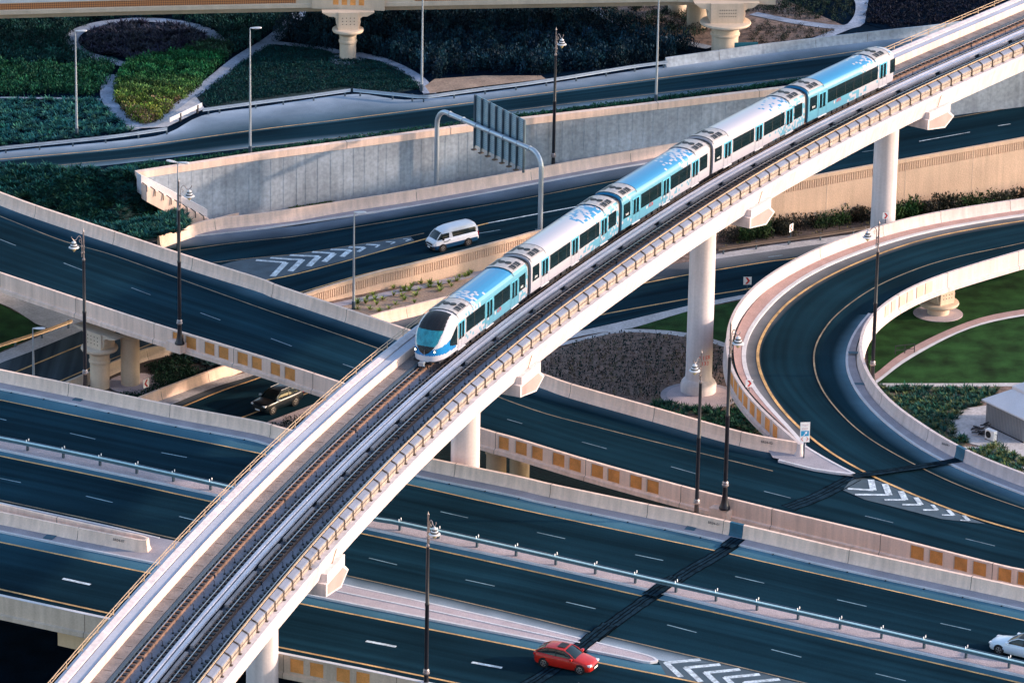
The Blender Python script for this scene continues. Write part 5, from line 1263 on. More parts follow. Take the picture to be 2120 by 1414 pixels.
# sign gantry
PL=P(903,400,zvan); PRr=P(1118,480,zvan); PRr.z=zvan(PRr.x,PRr.y)
hL=hsolve(Vector((P(926,389,zvan).x,PL.y,PL.z)),226); hR=hsolve(PRr+Vector((-1.1,0,0)),318)
T=thing('sign_gantry','grey arched tubular gantry seen from behind over the sunken road','sign gantry')
ax=(PRr-PL); ax.z=0; Lg=ax.length; ax.normalize(); Hh=PL.z+(hL+hR)/2
zl,zr=PL.z+hL,PRr.z+hR
pth=[PL,PL+Vector((0,0,hL-1.5))]
for t in range(1,8):
    a=t/8*math.pi/2; pth.append(PL+ax*(1.5*(1-math.cos(a)))+Vector((0,0,hL-1.5+1.5*math.sin(a))))
L1=PL+ax*1.5; L1.z=zl; R1=PRr-ax*1.5; R1.z=zr; nseg=10
for k in range(nseg+1): pth.append(L1.lerp(R1,k/nseg))
for t in range(1,8):
    a=t/8*math.pi/2; q=PRr-ax*(1.5*(1-math.sin(a))); q.z=zr-1.5+1.5*math.cos(a); pth.append(q)
pth+=[PRr+Vector((0,0,hR-1.6)),PRr]
mb=MB(); mb.tube(pth,.23,16); mb.build('arch_tube',M['galv'],T,True)
for q in (PL,PRr): mb=MB(); mb.box(q+Vector((0,0,.05)),(.45,0,0),(0,.45,0),(0,0,.05)); mb.build('base_plate',M['galvdark'],T)
for k in (0.04,.2,.36,.52,.68,.84,.98):
    q=L1.lerp(R1,k); dd=(R1-L1).normalized(); mb=MB(); mb.tube([q-dd*.06,q+dd*.06],.29,14); mb.build('flange',M['galv'],T,True)
# sign panel hanging behind the beam
bdir=(R1-L1).normalized(); bn_=Vector((-bdir.y,bdir.x,0)).normalized()
def beam_at(px):
    q,_=at_x([L1-bdir*3,L1.lerp(R1,.25),L1.lerp(R1,.5),L1.lerp(R1,.75),R1+bdir*3],px); return q
qa=beam_at(975)+bn_*.55; qb=beam_at(1077)+bn_*.55
ta=hsolve(Vector((qa.x,qa.y,0)),197); tb=hsolve(Vector((qb.x,qb.y,0)),250); ba=hsolve(Vector((qa.x,qa.y,0)),301); bb=hsolve(Vector((qb.x,qb.y,0)),350)
S=thing('road_sign_panel','large corrugated road sign panel seen from behind with seven dark uprights','road sign')
A0=Vector((qa.x,qa.y,ba));A1=Vector((qa.x,qa.y,ta));B0=Vector((qb.x,qb.y,bb));B1=Vector((qb.x,qb.y,tb))
mb=MB(); th=bn_*.06; 
for o_ in (0,1):
    f=[A0+th*o_,B0+th*o_,B1+th*o_,A1+th*o_]; mb.face(f if o_==0 else f[::-1])
for a_,b_ in ((A0,B0),(B0,B1),(B1,A1),(A1,A0)): mb.face([a_,b_,b_+th,a_+th])
mb.build('panel',M['galvdark'] if False else mat('sign_back_blue_grey',(.24,.36,.43),.5,.1,1,.1,9,metal=.3),S)
mb=MB()
for k in range(1,26):
    t=k/26; a_=A0.lerp(A1,t); b_=B0.lerp(B1,t); mb.tube([a_-bn_*.02,b_-bn_*.02],.02,4)
mb.build('corrugation',M['galv'],S)
for k in range(8):
    t=k/7; a_=A0.lerp(B0,t)-bn_*.12; b_=A1.lerp(B1,t)-bn_*.12; mb=MB(); mb.box((a_+b_)/2+Vector((0,0,-.15)),bdir*.06,bn_*.09,(0,0,(b_-a_).length/2+.2)); o=mb.build('upright',M['galvdark'],S)
    if k<7:
        mb=MB(); mb.box(a_+bdir*.35+Vector((0,0,-.25))-bn_*.3,bdir*.18,bn_*.22,(0,0,.05)); mb.build('lamp_bracket',M['bronze'],o)
# walkway lights
# small signs
def chevron_sign(px,py,z,label,yaw,h=1.55,size=.72,flip=1,base=None):
    c=P(px,py,z); T=thing('chevron_sign',label,'road sign',c,yaw,'red and white chevron signs')
    mb=MB(); mb.bx(-.035,.035,-.035,.035,0,h); mb.build('post',M['galvdark'],T)
    mb=MB(); mb.bx(-size/2,size/2,-.06,-.04,h-.05,h-.05+size*1.02); mb.build('plate',M['signwhite'],T)
    s=size/2; zc=h-.05+size*.51; w_=.13
    pts=[(-.18,.27),(.0,.27),(.2,0),(0,-.27),(-.18,-.27),(.02,0)]
    mb=MB(); mb.face([(flip*x*size/.62,-.066,zc+z_*size/.62) for x,z_ in pts][::flip]); mb.build('red_chevron',M['red'],T)
    return T
chevron_sign(1546,622,0,'white sign with red chevron between the service road and the loop ramp parapet',.05)
chevron_sign(1833,463,lambda X,Y:zloop(X,Y)+1.1,'white sign with red chevron on the loop parapet against the right-hand viaduct pier',.1,h=.5,size=.58)
chevron_sign(1550,826,6.5,'white sign with bright red chevron on the left curve of the loop ramp',.05,h=1.1,size=.6)
chevron_sign(1636,505,0,'narrow edge-on red and white sign beside the dark guardrail',1.05,h=1.25,flip=-1)
chevron_sign(302,824,0,'red and white chevron sign turned left in the planted island near the two round piers',.95,h=1.0,size=.75,flip=-1)
c=P(1664,948,6.55); T=thing('direction_sign','tall white exit sign with a blue arrow panel at the point where the ramp joins','road sign',c,.12)
mb=MB(); mb.lathe([(.06,0),(.06,1.9)],n=8); mb.build('post',M['galvdark'],T)
mb=MB(); mb.bx(-.38,.38,-.09,-.06,1.35,3.0); mb.build('sign_plate',M['signwhite'],T)
mb=MB(); mb.bx(-.31,.31,-.10,-.092,1.86,2.3); o=mb.build('blue_panel',M['signblue'],T)
mb=MB(); mb.face([(x,-.104,2.08+z_) for x,z_ in [(-.13,-.17),(.03,.03),(-.04,.09),(.17,.17),(.15,-.06),(.08,0),(-.06,-.19)]]); mb.build('arrow',M['signwhite'],o)
mb=MB()
for s in (-1,1): mb.face([(s*x,-.10,1.62+z_) for x,z_ in [(.1,.17),(.17,.17),(.31,0),(.17,-.17),(.1,-.17),(.22,0)]][::s])
mb.build('diamond_outline',mat('coral_paint',(.75,.25,.2),.6),T)
txt('EXIT',.22,'exit_text',mat('faded_red_text',(.62,.40,.42),.6),T,(0,-.10,2.45),(1,0,0),(0,0,1)).location=(0,0,0)
mb=MB()
for pts in ([(-.22,.0),(-.16,.07),(-.08,.0),(0,.0),(.06,.06),(.12,0),(.2,.0),(.22,.1)],[(-.2,.12),(-.17,.13)],[(.02,-.07),(.05,-.07)]): mb.tube([(x,-.098,2.74+z_) for x,z_ in pts],.016,5)
mb.build('script_text',bpy.data.materials['faded_red_text'],T)
for ch in T.children:
    if ch.name.startswith('exit_text'): pass
# low railing on the curved path
c=P(1873,732,0); T=thing('low_railing','short dark metal railing at the edge of the curved lawn path','railing',c,.35)
for x in (-.9,0,.9): mb=MB(); mb.bx(x-.03,x+.03,-.03,.03,0,.8); mb.build('post',M['dark'],T)
mb=MB(); mb.bx(-.95,.95,-.025,.025,.76,.82); mb.bx(-.95,.95,-.02,.02,.35,.4); mb.build('bar',M['dark'],T)
# shed with hipped roof and air-conditioning unit
A_=P(2040,880,0); B_=P(2119,918,0); 
dx=(B_-A_); dx.z=0; wl=dx.length; dx.normalize(); ang=math.atan2(dx.y,dx.x)
T=thing('utility_shed','grey ribbed metal shed with a pale hipped roof at the right edge','shed',A_,ang)
hw_=hsolve(A_,830); D=4.2; W_=wl
mb=MB()
mb.bx(0,W_,0,D,.12,hw_); mb.build('walls',M['steelshed'],T)
mb=MB(); n=26
for k in range(n): 
    x=W_*(k+.5)/n; mb.bx(x-.04,x+.04,-.04,-.001,.15,hw_-.05); 
for k in range(n): y=D*(k+.5)/n; mb.bx(W_+.001,W_+.04,y-.04,y+.04,.15,hw_-.05)
mb.build('wall_ribs',mat('shed_rib',(.22,.23,.26),.6),T)
mb=MB(); e=.3; z0=hw_; r0=[(-e,-e,z0),(W_+e,-e,z0),(W_+e,D+e,z0),(-e,D+e,z0)]; z1=z0+.12; r1=[(x,y,z1) for x,y,_ in r0]; r2=[(1.5,1.5,z1+1.15),(W_-1.5,1.5,z1+1.15),(W_-1.5,D-1.5,z1+1.15),(1.5,D-1.5,z1+1.15)]
mb.grid([r0,r1,r2],closed=True); mb.face(r2); mb.face(r0[::-1]); mb.build('roof',M['shedroof'],T)
mb=MB(); r3=[(1.45,1.45,z1+1.16),(W_-1.45,1.45,z1+1.16),(W_-1.45,D-1.45,z1+1.16),(1.45,D-1.45,z1+1.16)]; r4=[(1.45,1.45,z1+1.4),(W_-1.45,1.45,z1+1.4),(W_-1.45,D-1.45,z1+1.4),(1.45,D-1.45,z1+1.4)]; ap_=(W_/2,D/2,z1+2.0)
mb.grid([r3,r4],closed=True)
for k in range(4): mb.face([r4[k],r4[(k+1)%4],ap_])
mb.build('roof_cap',M['shedroof'],T)
mb=MB(); mb.bx(-.04,W_+.04,-.04,D+.04,0,.13); mb.build('base_frame',M['dark'],T)
U=thing('air_conditioner','white air-conditioning unit with a round fan grille beside the shed','air conditioner',P(2051,912,0),ang+.1)
mb=MB(); mb.bx(-.5,.5,-.2,.2,.12,.95); mb.build('casing',M['signwhite'],U)
mb=MB(); rows=[[(-.12+r*math.cos(2*math.pi*k/20),-.205-d_,.55+r*math.sin(2*math.pi*k/20)) for k in range(20)] for r,d_ in ((.3,0),(.3,.015),(.01,.015))]; mb.grid(rows,closed=True); mb.build('fan_grille',M['blackmat'],U)
mb=MB(); mb.bx(-.5,-.35,-.2,.2,0,.12); mb.bx(.35,.5,-.2,.2,0,.12); mb.build('feet',M['dark'],U)
mb=MB(); mb.tube([(.5,0,.7),(.7,0,.7),(.72,0,.1)],.03,6); mb.build('pipe',M['blackmat'],U)
# rounded stones/rubble beside the shed
RB=MB(); cc=P(2036,900,0); rnd=random.Random(3)
for k in range(26): 
    q=cc+Vector((rnd.uniform(-.7,.5),rnd.uniform(-.5,1.6),rnd.uniform(.05,.5))); RB.box(q,(rnd.uniform(.05,.35),rnd.uniform(-.2,.2),.05),(.02,rnd.uniform(.03,.1),0),(0,0,rnd.uniform(.02,.06)))
tag(RB.build('rubbish_pile',M['dark']),'dark heap of scrap leaning on the left wall of the shed','scrap heap')

# =====================================================================================
# VEHICLES
# =====================================================================================
def wheel(T,x,y,r,s):
    mb=MB(); rows=[[(x+rr*math.cos(2*math.pi*k/24),y+s*w_,r+rr*math.sin(2*math.pi*k/24)) for k in range(24)] for rr,w_ in ((r*.55,-.2),(r*.95,-.2),(r,-.15),(r,.0),(r*.95,.04),(r*.68,.05),(r*.66,.02))]
    mb.grid(rows,closed=True); o=mb.build('wheel',M['tyre'],T,True,40)
    mb=MB(); c=Vector((x,y+s*.03,r))
    rows=[[(x+rr*math.cos(2*math.pi*k/24),y+s*w_,r+rr*math.sin(2*math.pi*k/24)) for k in range(24)] for rr,w_ in ((r*.68,.045),(r*.62,.05),(r*.60,.0))]; mb.grid(rows,closed=True)
    for k in range(5):
        a=2*math.pi*k/5+.3; u=Vector((math.cos(a),0,math.sin(a))); v=Vector((-math.sin(a),0,math.cos(a))); mb.box(c+u*r*.33+Vector((0,s*.01,0)),u*r*.3,v*r*.085,(0,.012,0))
    mb.lathe([(.001,0),(.001,0)],c,3) if False else None
    mb.build('rim',M['rim'],o)
def vehicle(name,label,cat,st,gh,paint,wb,fx,r,W,extra=None,low=None,crown=.04,roofmat=None):
    """st: stations (x from front, half width, z bottom, z belt); gh: (x1,z1)(x2,z2)(x3,z3)(x4,z4) windscreen foot/top, rear top/foot"""
    T=thing(name,label,cat); mb=MB(); rows=[]
    for x,w_,z0,z1 in st:
        h=z1-z0; rows.append([(x,-w_*.90,z0),(x,-w_*.985,z0+h*.18),(x,-w_,z0+h*.45),(x,-w_*.985,z0+h*.72),(x,-w_*.94,z0+h*.93),(x,-w_*.82,z1),(x,-w_*.4,z1+crown),(x,0,z1+crown*1.3),(x,w_*.4,z1+crown),(x,w_*.82,z1),(x,w_*.94,z0+h*.93),(x,w_*.985,z0+h*.72),(x,w_,z0+h*.45),(x,w_*.985,z0+h*.18),(x,w_*.90,z0)])
    # refine along the length
    rr=[]
    for k in range(len(rows[0])): rr.append([Vector(p) for p in cr([Vector(r_[k]) for r_ in rows],.16)])
    nmin=min(len(a) for a in rr); rr=[resamp(a,cum(a)[-1]/40) for a in rr]; rows=[[rr[k][i] for k in range(len(rr))] for i in range(min(len(a) for a in rr))]
    mb.grid(rows); mb.face(rows[0][::-1]); mb.face(rows[-1])
    def mi(c): return 0
    mats=[paint]+([low[0]] if low else [])
    if low:
        for k,f in enumerate(mb.f):
            if sum(mb.v[i][2] for i in f)/len(f)<low[1]: mb.m[k]=1
    mb.build('body',mats,T,True,50)
    (x1,z1),(x2,z2),(x3,z3),(x4,z4)=gh; wB=W*.88; wR=W*.70
    def gr(x,zb,zt,wb_,wt_): return [(x,-wb_,zb),(x,-(wb_*.5+wt_*.5)-.015,(zb+zt)/2),(x,-wt_,zt-.03),(x,-wt_*.6,zt+.02),(x,0,zt+.035),(x,wt_*.6,zt+.02),(x,wt_,zt-.03),(x,(wb_*.5+wt_*.5)+.015,(zb+zt)/2),(x,wb_,zb)]
    G=[gr(x1,z1-.03,z1,wB*.9,wB*.86)]
    for t in (.33,.66): x=x1+(x2-x1)*t; zt=z1+(z2-z1)*(t**.85); G.append(gr(x,z1-.03,zt,wB,wB*(1-t)*.98+wR*t))
    G.append(gr(x2,z1-.03,z2,wB,wR)); xm=(x2+x3)/2; G.append(gr(xm,min(z1,z4)-.02,max(z2,z3)+.03,wB,wR*1.01)); G.append(gr(x3,z4-.03,z3,wB*.98,wR*.96))
    t=.5; G.append(gr((x3+x4)/2,z4-.03,z4+(z3-z4)*.58,wB*.95,wR*.97)); G.append(gr(x4,z4-.03,z4+.01,wB*.88,wB*.84))
    mb=MB(); mb.grid(G); mb.face(G[0][::-1]); mb.face(G[-1]); mb.build('windows',M['glass'],T,True,35)
    # roof skin and pillars
    mb=MB(); R2=[]
    for x,zt,w_ in ((x2-.04,z2-.01,wR*.99),(x2+.15,z2+.035,wR*1.02),(xm,max(z2,z3)+.055,wR*1.04),(x3-.1,z3+.035,wR*1.0),(x3+.06,z3-.0,wR*.97)):
        R2.append([(x,-w_-.02,zt-.07),(x,-w_,zt-.01),(x,-w_*.6,zt+.025),(x,0,zt+.04),(x,w_*.6,zt+.025),(x,w_,zt-.01),(x,w_+.02,zt-.07)])
    mb.grid(R2); mb.build('roof',roofmat or paint,T,True,40)
    mb=MB()
    for s in (-1,1):
        mb.tube([(x1+.02,s*wB*.93,z1-.01),(x1+(x2-x1)*.5,s*(wB*.5+wR*.5)*1.01,z1+(z2-z1)*.56),(x2,s*wR*1.02,z2-.02),(xm,s*wR*1.04,max(z2,z3)+.01),(x3,s*wR*.99,z3-.02),((x3+x4)/2,s*wR*1.0,z4+(z3-z4)*.56),(x4,s*wB*.9,z4)],.035,6)
    mb.build('pillars',paint,T,True)
    mb=MB()
    for s in (-1,1): mb.tube([(xm-.1,s*(wB+.005),z1),(xm-.05,s*(wR+.01),max(z2,z3)-.03)],.035,4)
    mb.build('door_pillar',M['blackmat'],T)
    for x in (fx,fx+wb):
        for s in (-1,1):
            mb=MB(); ra=r*1.2; y=s*(W*1.0); c=[(x+ra*math.cos(2*math.pi*k/24),y+s*.004,r+.02+ra*math.sin(2*math.pi*k/24)) for k in range(24)]
            mb.grid([c,[(x+(p[0]-x)*.5,y+s*.006,r+(p[2]-r)*.5) for p in c]],closed=True); mb.face([(p[0],p[1]+s*.0,p[2]) for p in c]); mb.build('wheel_arch',M['blackmat'],T)
            wheel(T,x,s*(W-.01),r,s)
    return T
def place(T,fpx,rpx,z,fx,wb,W,near):
    """front/rear near-side wheel contact pixels; near: +1 if the side towards the camera is the left side (+y)"""
    a=P(*fpx,z); b=P(*rpx,z); d=b-a; sc_=d.length/wb; d2=d.normalized(); y=Vector((-d2.y,d2.x,0)).normalized(); zz=d2.cross(y)
    org=a-d2*fx*sc_-y*(near*W*sc_)
    T.rotation_mode='XYZ'; m_=Matrix((d2,y,zz)).transposed(); T.rotation_euler=m_.to_euler(); T.scale=(sc_,)*3; T.location=org
def lamp_block(T,name,pts,m): mb=MB(); mb.face(pts); mb.build(name,m,T)
redp=mat('red_car_paint',(.42,.016,.010),.3,.08,1,.05,9,coat=.25)
T=vehicle('hatchback_car','small red hatchback with a sunroof driving right on the nearest highway lane','car',
 [(0,.45,.32,.58),(.06,.62,.25,.66),(.25,.78,.2,.74),(.8,.87,.18,.86),(1.4,.885,.18,.96),(2.4,.885,.18,.98),(3.4,.885,.2,1.0),(4.0,.85,.22,1.0),(4.25,.74,.28,.96),(4.32,.6,.36,.9)],
 ((1.25,.97),(2.05,1.44),(3.45,1.42),(4.2,1.03)),redp,2.69,.8,.32,.875)
for s in (-1,1):
    mb=MB(); mb.box((.2,s*.6,.66),(.14,s*.0,0),(0,.15,0),(0,0,.06)); mb.build('headlight',M['headl'] if False else mat('clear_lamp',(.75,.75,.78),.15,.02),T)
    mb=MB(); mb.box((4.22,s*.62,.86),(.09,0,0),(0,.14,0),(0,0,.08)); mb.build('tail_light',mat('tail_lamp',(.4,.01,.01),.3),T)
    mb=MB(); mb.box((1.42,s*.98,1.0),(.08,0,0),(0,.12,0),(0,0,.07)); mb.build('mirror',redp,T)
mb=MB(); mb.box((-.01,0,.5),(.03,0,0),(0,.4,0),(0,0,.08)); mb.build('grille',M['blackmat'],T)
mb=MB(); mb.box((-.03,.0,.42),(.015,0,0),(0,.26,0),(0,0,.06)); mb.build('number_plate',M['signwhite'],T)
mb=MB(); mb.box((2.4,0,1.535),(.28,0,.005),(0,.4,0),(0,0,.012)); mb.build('sunroof',M['blackmat'],T)
place(T,(1199.5,1396),(1125,1381),ZB,.8,2.69,.875,1)
RED=T
blackp=mat('black_car_paint',(.005,.010,.015),.3,.1,1,.05,9,coat=.25,spec=.4)
T=vehicle('suv_car','black estate SUV with bright alloy wheels driving left under the white viaduct','car',
 [(0,.5,.42,.82),(.08,.74,.32,.9),(.3,.88,.26,.98),(.9,.93,.24,1.05),(1.5,.94,.24,1.1),(2.6,.94,.24,1.12),(3.8,.94,.26,1.15),(4.6,.9,.3,1.18),(4.95,.84,.38,1.15),(5.05,.7,.5,1.0)],
 ((1.25,1.1),(2.15,1.66),(4.2,1.66),(4.9,1.2)),blackp,2.87,.95,.38,.93)
for s in (-1,1):
    mb=MB(); mb.box((.22,s*.68,.86),(.17,0,.02),(0,.14,0),(0,0,.06)); mb.build('headlight',bpy.data.materials['clear_lamp'],T)
    mb=MB(); mb.box((4.93,s*.7,1.02),(.1,0,0),(0,.14,0),(0,0,.09)); mb.build('tail_light',bpy.data.materials['tail_lamp'],T)
    mb=MB(); mb.box((1.5,s*1.04,1.16),(.09,0,0),(0,.12,0),(0,0,.08)); mb.build('mirror',M['galv'],T)
    mb=MB(); mb.tube([(2.3,s*.62,1.73),(3.2,s*.64,1.76),(4.2,s*.62,1.72)],.025,5); mb.build('roof_rail',M['blackpole'],T)
    mb=MB(); mb.tube([(1.35,s*.90,1.10),(2.5,s*.885,1.13),(3.8,s*.885,1.17),(4.7,s*.83,1.2)],.02,4); mb.build('window_trim',M['galvdark'],T)
mb=MB(); mb.box((0,0,.66),(.04,0,0),(0,.45,0),(0,0,.1)); mb.build('grille',M['blackmat'],T)
mb=MB(); mb.box((-.03,0,.46),(.015,0,0),(0,.26,0),(0,0,.06)); mb.build('number_plate',M['kerb'],T)
place(T,(565.5,857.5),(612,839.5),.03,.95,2.87,.93,-1)
whitep=mat('white_car_paint',(.62,.68,.74),.25,.03,1,.03,9,coat=.5)
T=vehicle('saloon_car','white saloon car cut by the right edge of the photo, beside the median guardrail','car',
 [(0,.45,.3,.6),(.07,.68,.24,.68),(.3,.82,.2,.76),(1.0,.9,.18,.88),(1.6,.91,.18,.95),(2.8,.91,.18,.97),(3.9,.91,.2,1.0),(4.5,.86,.24,1.0),(4.75,.72,.32,.92)],
 ((1.35,.94),(2.25,1.42),(3.3,1.42),(4.2,1.03)),whitep,2.8,.9,.33,.9,roofmat=M['blackmat'])
for s in (-1,1):
    mb=MB(); mb.box((.2,s*.62,.68),(.15,0,.02),(0,.14,0),(0,0,.05)); mb.build('headlight',bpy.data.materials['clear_lamp'],T)
    mb=MB(); mb.box((1.55,s*1.0,1.02),(.09,0,0),(0,.12,0),(0,0,.07)); mb.build('mirror',whitep,T)
mb=MB(); mb.box((0,0,.45),(.04,0,0),(0,.5,0),(0,0,.1)); mb.build('grille',M['blackmat'],T)
place(T,(2067,1354),(2142,1372),ZB,.9,2.8,.9,-1)
vanp=mat('white_van_paint',(.74,.74,.78),.3,.03,1,.03,9,coat=.4); navy=mat('navy_van_paint',(.012,.06,.14),.3,.05,1,.05,9,coat=.4)
T=vehicle('passenger_van','white high-roof passenger van with navy lower sides driving left','van',
 [(0,.6,.4,1.0),(.06,.8,.3,1.12),(.2,.88,.28,1.2),(.5,.92,.26,1.25),(1.5,.94,.26,1.28),(3,.94,.26,1.28),(4.6,.94,.28,1.28),(5.0,.92,.32,1.26),(5.1,.86,.4,1.2)],
 ((.3,1.18),(1.05,1.95),(4.75,2.0),(5.05,1.25)),vanp,2.9,.95,.36,.94,low=(navy,.62))
# high roof and solid side walls of the van
mb=MB(); R3=[]
for x,zt,w_ in ((.98,1.93,.70),(1.3,2.16,.76),(2.0,2.27,.8),(3.4,2.30,.8),(4.5,2.27,.78),(4.9,2.12,.74),(5.02,1.95,.7)):
    R3.append([(x,-.83,1.80),(x,-w_,zt-.16),(x,-w_*.7,zt-.02),(x,0,zt),(x,w_*.7,zt-.02),(x,w_,zt-.16),(x,.83,1.80)])
mb.grid(R3); mb.face(R3[0][::-1]); mb.face(R3[-1]); mb.build('high_roof',vanp,T,True,50)
for s in (-1,1):
    mb=MB(); mb.face([(x,s*.865+s*dy,z) for x,z,dy in [(1.78,1.27,.0),(1.78,1.83,-.02),(2.06,1.83,-.02),(2.2,1.27,.0)]][::-s]); mb.face([(x,s*.868,z) for x,z in [(4.82,1.25),(4.82,1.83),(5.04,1.83),(5.06,1.25)]][::-s]); mb.build('pillar_panel',vanp,T)
    mb=MB(); mb.box((.14,s*.66,.86),(.12,0,0),(0,.16,0),(0,0,.09)); mb.build('headlight',bpy.data.materials['clear_lamp'],T)
    mb=MB(); mb.box((1.0,s*1.03,1.35),(.07,0,0),(0,.1,0),(0,0,.14)); mb.build('mirror',M['blackmat'],T)
    mb=MB(); mb.box((5.08,s*.82,1.05),(.03,0,0),(0,.08,0),(0,0,.24)); mb.build('tail_light',bpy.data.materials['tail_lamp'],T)
    mb=MB(); mb.box((1.35,s*.945,.98),(.28,0,0),(0,.006,0),(0,0,.035)); mb.box((1.75,s*.945,1.08),(.1,0,0),(0,.006,0),(0,0,.03)); mb.build('side_mark',M['blackmat'],T)
mb=MB(); mb.box((-.0,0,.8),(.05,0,0),(0,.52,0),(0,0,.08)); mb.build('grille',M['blackmat'],T)
mb=MB(); mb.box((.02,0,.46),(.08,0,0),(0,.82,0),(0,0,.13)); mb.build('bumper',M['blackmat'],T)
mb=MB(); mb.box((-.07,.1,.46),(.012,0,0),(0,.22,0),(0,0,.06)); mb.build('number_plate',M['signwhite'],T)
place(T,(917.3,521.5),(969.7,508.7),lambda X,Y:zvan(X,Y)+.02,.95,2.9,.94,-1)
# =====================================================================================
# PLANTING
# =====================================================================================
rng=np.random.default_rng(5)
def inside(poly,x,y):
    x=np.asarray(x);y=np.asarray(y);r=np.zeros(x.shape,bool);n=len(poly);j=n-1
    for i in range(n):
        xi,yi=poly[i];xj,yj=poly[j]
        c=((yi>y)!=(yj>y))&(x<(xj-xi)*(y-yi)/((yj-yi) or 1e-9)+xi); r^=c; j=i
    return r
def T_agave(n=16,L=.62,w=.075,up=.75):
    V=[];F=[];Cc=[]
    for k in range(n):
        a=2*math.pi*k/n*2.4+rng.uniform(-.2,.2); e=rng.uniform(.25,1.25)*up; l=L*rng.uniform(.75,1.1)
        d=np.array([math.cos(a)*math.cos(e),math.sin(a)*math.cos(e),math.sin(e)]); s=np.array([-math.sin(a),math.cos(a),0])
        p0=d*.04; p1=d*l*.55; p2=d*l+np.array([0,0,-.10*l]); i=len(V)
        V+=[p0-s*w*.5,p0+s*w*.5,p1+s*w*.6,p1-s*w*.6,p2+s*.006,p2-s*.006]; F+=[(i,i+1,i+2,i+3),(i+3,i+2,i+4,i+5)]
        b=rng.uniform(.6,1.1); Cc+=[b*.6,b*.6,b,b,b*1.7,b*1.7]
    return np.array(V),np.array(F),np.array(Cc)
def T_bush(n=60,r=.5,h=.8,leaf=.13,flat_=False):
    V=[];F=[];Cc=[]
    for k in range(n):
        a=rng.uniform(0,2*math.pi); u=rng.uniform(0,1)**.5; z=rng.uniform(0,1)
        rr=r*math.sqrt(max(.05,1-(z-.25)**2*1.1))*u**.5; p=np.array([rr*math.cos(a),rr*math.sin(a),z*h])*rng.uniform(.85,1.12)
        q=rng.normal(size=3); q/=np.linalg.norm(q); 
        t=np.cross(q,[0,0,1]); t/=np.linalg.norm(t)+1e-9; u2=np.cross(q,t); l=leaf*rng.uniform(.6,1.5); i=len(V)
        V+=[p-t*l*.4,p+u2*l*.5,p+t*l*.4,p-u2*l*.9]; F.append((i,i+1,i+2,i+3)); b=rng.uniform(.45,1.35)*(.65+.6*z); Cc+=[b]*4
    return np.array(V),np.array(F),np.array(Cc)
def scatter(name,label,px_poly,z,dens,templ,col,srange=(.7,1.2),var=.35,jit=1.0,rows=None,colfn=None,cat='planting',sink=0,keepout=None,patch=0,gap=None):
    wp=[P(x,y,z) for x,y in px_poly]; poly=[(p.x,p.y) for p in wp]
    xs=[p[0] for p in poly]; ys=[p[1] for p in poly]; area=(max(xs)-min(xs))*(max(ys)-min(ys))
    if rows:
        sx,sy=rows; gx,gy=np.meshgrid(np.arange(min(xs),max(xs),sx),np.arange(min(ys),max(ys),sy)); X=gx.ravel()+rng.normal(0,sx*.22,gx.size); Y=gy.ravel()+rng.normal(0,sy*.22,gx.size)
    else:
        n=int(area*dens); X=rng.uniform(min(xs),max(xs),n); Y=rng.uniform(min(ys),max(ys),n)
    k=inside(poly,X,Y); X=X[k];Y=Y[k]
    if patch:
        ph=np.sin(X*.9+1.3*np.sin(Y*.5))*np.sin(Y*.7+X*.3); k=ph>patch-1; X=X[k];Y=Y[k]
    if keepout: c0=P(keepout[0],keepout[1],z); k=((X-c0.x)**2+(Y-c0.y)**2)>keepout[2]**2; X=X[k];Y=Y[k]
    if gap is not None:
        k=np.array([not gap(x,y) for x,y in zip(X,Y)]); X=X[k];Y=Y[k]
    VV=[];FF=[];CC=[];b=0
    for x,y in zip(X,Y):
        V,F,c=templ[rng.integers(len(templ))]; s=rng.uniform(*srange); a=rng.uniform(0,2*math.pi); ca,sa=math.cos(a)*s,math.sin(a)*s
        R_m=np.array([[ca,-sa,0],[sa,ca,0],[0,0,s*rng.uniform(.85,1.2)]]); z0=zf(z,x,y)-sink
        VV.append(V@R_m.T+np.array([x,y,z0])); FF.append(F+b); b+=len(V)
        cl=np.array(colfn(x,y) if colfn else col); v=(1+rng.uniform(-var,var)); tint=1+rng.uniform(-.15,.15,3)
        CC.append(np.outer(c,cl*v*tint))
    if not VV: return None
    VV=np.concatenate(VV);FF=np.concatenate(FF);CC=np.clip(np.concatenate(CC),0,1)
    me=bpy.data.meshes.new(name); me.vertices.add(len(VV)); me.vertices.foreach_set('co',VV.ravel()); me.loops.add(FF.size); me.loops.foreach_set('vertex_index',FF.ravel().astype(np.int32))
    me.polygons.add(len(FF)); me.polygons.foreach_set('loop_start',np.arange(0,FF.size,4,dtype=np.int32)); me.polygons.foreach_set('loop_total',np.full(len(FF),4,dtype=np.int32))
    at=me.color_attributes.new('Col','FLOAT_COLOR','POINT'); at.data.foreach_set('color',np.hstack([CC,np.ones((len(CC),1))]).ravel().astype(np.float32))
    me.materials.append(M['leaf']); me.update(calc_edges=True); o=bpy.data.objects.new(name,me); C.objects.link(o); return tag(o,label,cat,kind='stuff')
AG=[T_agave() for _ in range(5)]; AGs=[T_agave(10,.4,.06,1.0) for _ in range(4)]
BU=[T_bush() for _ in range(5)]; BT=[T_bush(90,.55,1.7,.15) for _ in range(5)]; BL=[T_bush(22,.45,.28,.11) for _ in range(5)]; BS=[T_bush(12,.16,.42,.09) for _ in range(5)]
def upc(f): return f
teal=(.008,.060,.062); dteal=(.004,.030,.034)
def px_of(x,y): return pr((x,y,zup(x,y)))
def agc(x,y):
    k=rng.random(); return (.012,.085,.085) if k>.25 else (.04,.14,.10)
